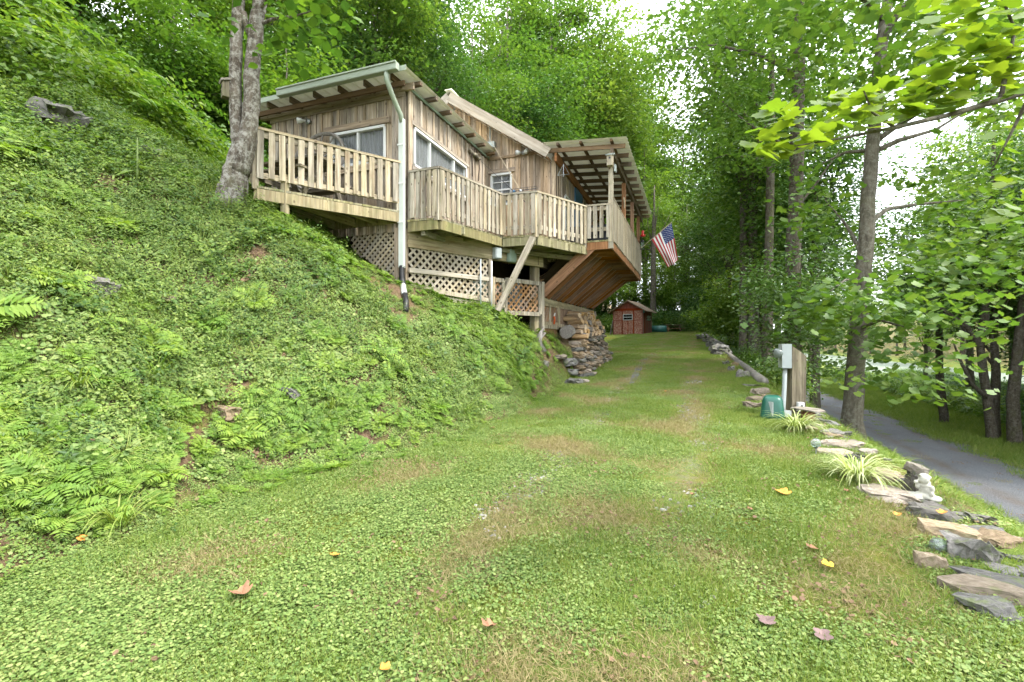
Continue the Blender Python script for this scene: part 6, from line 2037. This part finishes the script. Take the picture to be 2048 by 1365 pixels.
def custom_tree(name, label, paths, bark, batches, leafm, base, extra=()):
    t = thing(name, label, 'tree', base)
    trunk = MB()
    for pts, rad in paths:
        # smooth the path
        P_ = []; R_ = []
        for i in range(len(pts) - 1):
            for k in range(3):
                f = k / 3; P_.append(Vector(pts[i]).lerp(Vector(pts[i + 1]), f) + Vector((rng.uniform(-1, 1), rng.uniform(-1, 1), 0)) * rad[i] * .06); R_.append(rad[i] * (1 - f) + rad[i + 1] * f)
        P_.append(Vector(pts[-1])); R_.append(rad[-1])
        trunk.tube(P_, R_, 12, jit=.05)
    trunk.build('trunk', bark, t, True)
    obj('crown', foliage_mesh('crown', batches, leafm), None, t)
    for nm, b_, m2 in extra: obj(nm, foliage_mesh(nm, b_, m2), None, t)
    return t


def pxbox(n, x0, x1, y0, y1, Y0, Y1):
    out = []
    for _ in range(n):
        out.append(tuple(at(rng.uniform(x0, x1), rng.uniform(y0, y1), rng.uniform(Y0, Y1))))
    return np.array(out)


# twin-trunk tree left of the cabin
b0 = on_ground(456, 402); Yt = b0.y
A_ = lambda px, py, dy=0: at(px, py, Yt + dy)
pr_ = lambda *h: [q_ / F * Yt for q_ in h]
paths = [([A_(448, 440), A_(460, 403), A_(468, 369), A_(474, 330), A_(478, 290), A_(473, 246), A_(470, 154), A_(473, 80), A_(478, 0), A_(486, -90), A_(500, -230)], pr_(38, 31, 26, 21, 13, 12, 11.5, 11.5, 11, 9, 4)),
         ([A_(474, 345), A_(488, 308), A_(498, 261), A_(503, 215), A_(503, 154), A_(509, 90), A_(514, 40), A_(522, -10), A_(535, -160), A_(560, -300)], pr_(22, 20, 16, 15.5, 14.5, 14, 13, 12, 9, 3)),
         ([A_(505, 75), A_(492, 50), A_(487, 25)], [.05, .045, .04]),
         ([A_(517, 50), A_(545, 38), A_(590, 32, -.4), A_(650, 15, -.6)], [.03, .022, .014, .006]), ([A_(519, 20), A_(545, -20, -.3), A_(600, -60, -.5)], [.03, .02, .008]),
         ([A_(490, -90), A_(380, -200, -.6), A_(250, -260, -1.0)], [.06, .04, .012]), ([A_(535, -160), A_(680, -220, -.8), A_(800, -260, -1.4)], [.05, .03, .01])]
c1 = np.concatenate([pxbox(14, 535, 690, -30, 75, Yt - 1.0, Yt - .2), pxbox(5, 545, 610, 80, 112, Yt - .8, Yt - .3)])
c2 = np.concatenate([pxbox(60, 200, 900, -420, -60, Yt - 2, Yt + 2.5)])
tw = custom_tree('twin_trunk_tree', 'twin trunk grey barked tree standing before the left deck', paths, M['bark'],
                 [cluster_leaves(c1, 7, .16, .5, .15, T=T_OVAL, width=1.25), cluster_leaves(c2, 60, .4, .5, .14, T=T_DIAM, width=1.2)], M['leaf_y'], b0)
mo = MB(); mo.ball(at(448, 388, Yt - .02), .20, 12, 8, (.7, .6, 1.1)); mo.build('moss', M['moss'], tw, True)
bh = at(453, 196, Yt - .05)
birdhouse(bh, Vector((-.75, -.66, 0)), Vector((.66, -.75, 0)), .12, .24, 'mossy grey birdhouse fixed to the twin trunk tree', M['greylog'], M['post'])

# large tree on the right bank
x, y = XY(3.0, 11.4); b0 = Vector((x, y, tz1(x, y))); Yr = y
A_ = lambda px, py, dy=0: at(px, py, Yr + dy)
paths = [([Vector((b0.x, b0.y, b0.z - .3)), A_(1704, 840), A_(1710, 740), A_(1722, 600), A_(1730, 500), A_(1740, 350), A_(1750, 230), A_(1762, 100), A_(1778, -20), A_(1800, -180), A_(1820, -420)], [.26, .185, .16, .145, .135, .125, .11, .10, .09, .07, .03]),
         ([A_(1748, 285), A_(1790, 255), A_(1840, 225, -.6), A_(1930, 190, -1.2)], [.06, .045, .03, .012]), ([A_(1745, 305), A_(1800, 280), A_(1870, 260, .3), A_(1960, 205, .5)], [.055, .045, .03, .012]),
         ([A_(1738, 445), A_(1775, 418, .2), A_(1840, 408, .4), A_(1930, 400, .6)], [.055, .042, .03, .01]), ([A_(1722, 505), A_(1705, 470, .2), A_(1685, 440, .4), A_(1650, 400, .6)], [.05, .035, .025, .01]),
         ([A_(1762, 90), A_(1800, 20, -.3), A_(1880, -60, -.8)], [.06, .05, .02]), ([A_(1745, 300), A_(1690, 305, .4), A_(1640, 330, .8)], [.04, .03, .01]), ([A_(1768, 40), A_(1700, -30, -.4), A_(1600, -90, -1)], [.06, .045, .015]),
         ([A_(1715, 660), A_(1760, 640, -.6), A_(1830, 660, -1.2)], [.04, .025, .01]), ([A_(1726, 560), A_(1690, 560, -.5), A_(1650, 590, -1.0)], [.03, .02, .008])]
cr = np.concatenate([pxbox(95, 1540, 2060, -250, 40, Yr - 4, Yr + 4), pxbox(44, 1780, 2060, 20, 230, Yr - 1.5, Yr + 3), pxbox(16, 1560, 1740, 20, 200, Yr - 1, Yr + 3), pxbox(34, 1800, 2060, 330, 520, Yr - 1, Yr + 3),
                     pxbox(7, 1600, 1700, 330, 470, Yr, Yr + 2), pxbox(16, 1740, 1960, 560, 760, Yr - 2.4, Yr - .2), pxbox(9, 1630, 1720, 540, 640, Yr - 1.5, Yr), pxbox(10, 1850, 2060, 480, 600, Yr - 2, Yr + 1)])
custom_tree('bank_tree', 'tall smooth grey tree on the bank beside the gravel road', paths, M['bark_r'], [cluster_leaves(cr, 40, .36, .4, .125, T=T_LOBE, width=1.1)], M['leaf'], b0)

# ivy-clad tree
x, y = XY(2.8, 16); b0 = Vector((x, y, tz1(x, y))); Yi = y
A_ = lambda px, py, dy=0: at(px, py, Yi + dy)
paths = [([b0 - Z3 * .3, A_(1583, 640), A_(1587, 500), A_(1592, 380), A_(1594, 250), A_(1598, 100), A_(1602, -60), A_(1606, -260)], [.26, .21, .2, .19, .18, .16, .13, .06]),
         ([A_(1592, 300), A_(1560, 285), A_(1500, 250), A_(1440, 200)], [.05, .04, .03, .01]), ([A_(1596, 150), A_(1520, 110), A_(1430, 90), A_(1350, 100)], [.06, .05, .03, .01]), ([A_(1590, 420), A_(1630, 370), A_(1680, 300)], [.04, .03, .01])]
cr = np.concatenate([pxbox(110, 1370, 1720, -260, 120, Yi - 3, Yi + 5), pxbox(45, 1400, 1590, 120, 330, Yi - 1, Yi + 4), pxbox(20, 1600, 1680, 100, 300, Yi, Yi + 4)])
lowc = np.concatenate([pxbox(60, 1500, 1680, 500, 690, Yi - 2.2, Yi + 1.2), pxbox(12, 1560, 1720, 640, 730, Yi - 3, Yi - 1.2)])
iv = []
for _ in range(60):
    py = rng.uniform(150, 640); q = A_(1590 + rng.uniform(-16, 16), py, rng.uniform(-.3, .0)); iv.append(tuple(q))
custom_tree('ivy_tree', 'dark rough tree trunk with ivy behind the timber meter post', paths, M['bark_d'], [cluster_leaves(cr, 62, .42, .4, .16, T=T_DIAM)], M['leaf'], b0,
            [('lower_foliage', [cluster_leaves(lowc, 90, .30, .5, .115, T=T_OVAL)], M['leaf_d']), ('ivy', [cluster_leaves(np.array(iv), 9, .13, 1.0, .10, T=T_OVAL)], M['leaf_d'])])
# slimmer trunks further along
for i, (px, D_, L_, h_, r_, lb) in enumerate(((1533, 2.5, 20.0, 15, .16, 'slim grey trunk left of the ivy tree'), (1488, 1.9, 24.0, 13, .17, 'dark trunk in the group left of the ivy tree, nearest the drive'),
                                           (1521, 2.6, 25.5, 13, .20, 'thick dark trunk in the middle of the group left of the ivy tree'), (1508, 2.6, 29, 13, .14, 'thin dark trunk in the group behind the thick one'), (1376, -.6, 47, 12, .3, 'far dark trunk beyond the rubble stones'), (1305, -5.5, 43.5, 13, .25, 'dark trunk behind the flag and the shed'))):
    y0 = XY(D_, L_)[1]; x = (px - 1024) / F * y0; b0 = Vector((x, y0, tz1(x, y0)))
    top = b0 + Vector((rng.uniform(-.4, .4), rng.uniform(-.4, .4), h_))
    paths = [([b0 - Z3 * .3, b0.lerp(top, .25), b0.lerp(top, .5), b0.lerp(top, .75), top], [r_ * 1.3, r_, r_ * .85, r_ * .6, r_ * .15])]
    cen = crown_centers(46, tuple(b0 + Z3 * h_ * .72), (2.4, 2.4, h_ * .36), nrng, .4, 6)
    for q in cen[:6]: paths.append((limb_path(b0.lerp(top, .55), q, .1, 4), [r_ * .35, r_ * .25, r_ * .15, .01]))
    iv = np.array([tuple(b0 + Z3 * rng.uniform(.2, h_ * .5) + Vector((rng.uniform(-.2, .2), -.12, 0))) for _ in range(14)])
    custom_tree('slim_tree', lb, paths, M['bark_d'], [cluster_leaves(cen, 75, .42, .45, .16), cluster_leaves(iv, 8, .14, 1, .10)], M['leaf'], b0)

# leaning trees beyond the road
for i, (base, pts_, rads, lb, cb) in enumerate((
        ((1985, 884, 18.3), [(1975, 800), (1966, 740), (1960, 690), (1935, 655), (1880, 615), (1830, 590)], [.19, .15, .135, .12, .09, .06, .02], 'dark curved tree with long limb reaching left over the road', (1700, 2060, 420, 640, 16, 22)),
        ((2030, 890, 17.5), [(2024, 800), (2036, 700), (2046, 600), (2052, 450), (2060, 300)], [.22, .18, .15, .135, .10, .05], 'dark leaning trunk at the far right beyond the road', (1850, 2060, 250, 560, 16, 22)),
        ((1888, 842, 22), [(1880, 760), (1878, 690), (1882, 600), (1886, 500)], [.18, .15, .13, .10, .04], 'dark trunk left of the curved tree beyond the road', (1760, 2000, 420, 640, 20, 26)))):
    q = at(*base); b0 = Vector((q.x, q.y, tz1(q.x, q.y)))
    paths = [([b0 - Z3 * .3, b0 + Z3 * .3] + [at(px, py, base[2]) for px, py in pts_], [rads[0]] + rads)]
    if i == 0:
        paths.append(([at(1960, 695, 18.3), at(1968, 640, 18.3), at(1976, 540, 18.3), at(1985, 400, 18.3), at(1990, 200, 18.3)], [.15, .14, .12, .09, .03]))
        paths.append(([at(1978, 800, 18.3), at(1945, 770, 18.1), at(1920, 720, 17.9), at(1905, 680, 17.8)], [.09, .07, .05, .02]))
    cen = pxbox(60, *cb)
    custom_tree('roadside_tree', lb, paths, M['bark_d'], [cluster_leaves(cen, 95, .5, .4, .145)], M['leaf'], b0)

# broad-leaved tree standing right of the camera, one limb reaching into view
x, y = 4.6, 1.7; b0 = Vector((x, y, tz1(x, y)))
lim = [Vector((4.55, 1.7, 3.4)), at(2120, 170, 2.65), at(1960, 225, 2.5), at(1840, 262, 2.4), at(1740, 300, 2.32), at(1650, 345 - 60, 2.28), at(1560, 285, 2.25)]
lim = [Vector((4.55, 1.7, 3.4)), at(2140, 150, 2.7), at(2000, 200, 2.55), at(1890, 232, 2.45), at(1790, 255, 2.38), at(1690, 275, 2.32), at(1590, 300 - 8, 2.28)]
paths = [([b0 - Z3 * .3, Vector((4.6, 1.7, 1.0)), Vector((4.55, 1.7, 3.4)), Vector((4.5, 1.75, 6.5)), Vector((4.6, 1.6, 10))], [.28, .2, .17, .13, .04]), (lim, [.05, .028, .016, .012, .009, .006, .003]),
         ([at(2000, 200, 2.55), at(2030, 60, 2.6), at(1990, -40, 2.6)], [.012, .008, .004]), ([at(1790, 255, 2.38), at(1745, 225, 2.3), at(1725, 175, 2.25)], [.008, .005, .003]), ([at(2140, 150, 2.7), at(2060, 190, 2.9), at(1990, 330, 3.0)], [.02, .012, .004])]
P_, N_, A2, S_ = [], [], [], []


def tleaf(px, py, Y, s_, ax):
    P_.append(tuple(at(px, py, Y))); N_.append((rng.uniform(-.6, .6), rng.uniform(-.9, .3), 1.0)); A2.append(ax); S_.append(s_)


for i in range(280):
    t = rng.random() ** .8; px = 1510 + t * 550
    py = 292 - 110 * t + rng.uniform(-66, 34) - 34 * t
    if rng.random() < .2: py -= rng.uniform(0, 60) * t
    tleaf(px, py, 2.28 + .35 * t + rng.uniform(-.18, .22), rng.uniform(.055, .112), (rng.uniform(-1, .5), rng.uniform(-.6, .6), rng.uniform(-.5, .1)))
for i in range(95): tleaf(rng.uniform(1860, 2060), rng.uniform(-20, 120), rng.uniform(2.3, 3.0), rng.uniform(.06, .115), (rng.uniform(-1, .5), rng.uniform(-.6, .6), rng.uniform(-.5, .1)))
for i in range(16): tleaf(rng.uniform(1970, 2060), rng.uniform(170, 470), rng.uniform(2.8, 3.6), rng.uniform(.08, .13), (rng.uniform(-1, .5), rng.uniform(-.6, .6), rng.uniform(-.5, .1)))
for i in range(160): P_.append((rng.uniform(3, 6.5), rng.uniform(-.5, 3.2), rng.uniform(5.5, 10))); N_.append((rng.uniform(-.5, .5), rng.uniform(-.5, .5), 1)); A2.append((rng.uniform(-1, 1), rng.uniform(-1, 1), -.3)); S_.append(.16)
custom_tree('broad_leaf_tree', 'tree with big lobed yellow green leaves on a limb reaching in from the right', paths, M['bark_r'], [(np.array(P_), np.array(N_), np.array(A2), np.array(S_), T_LOBE, 1.0, None)], M['tulip'], b0)
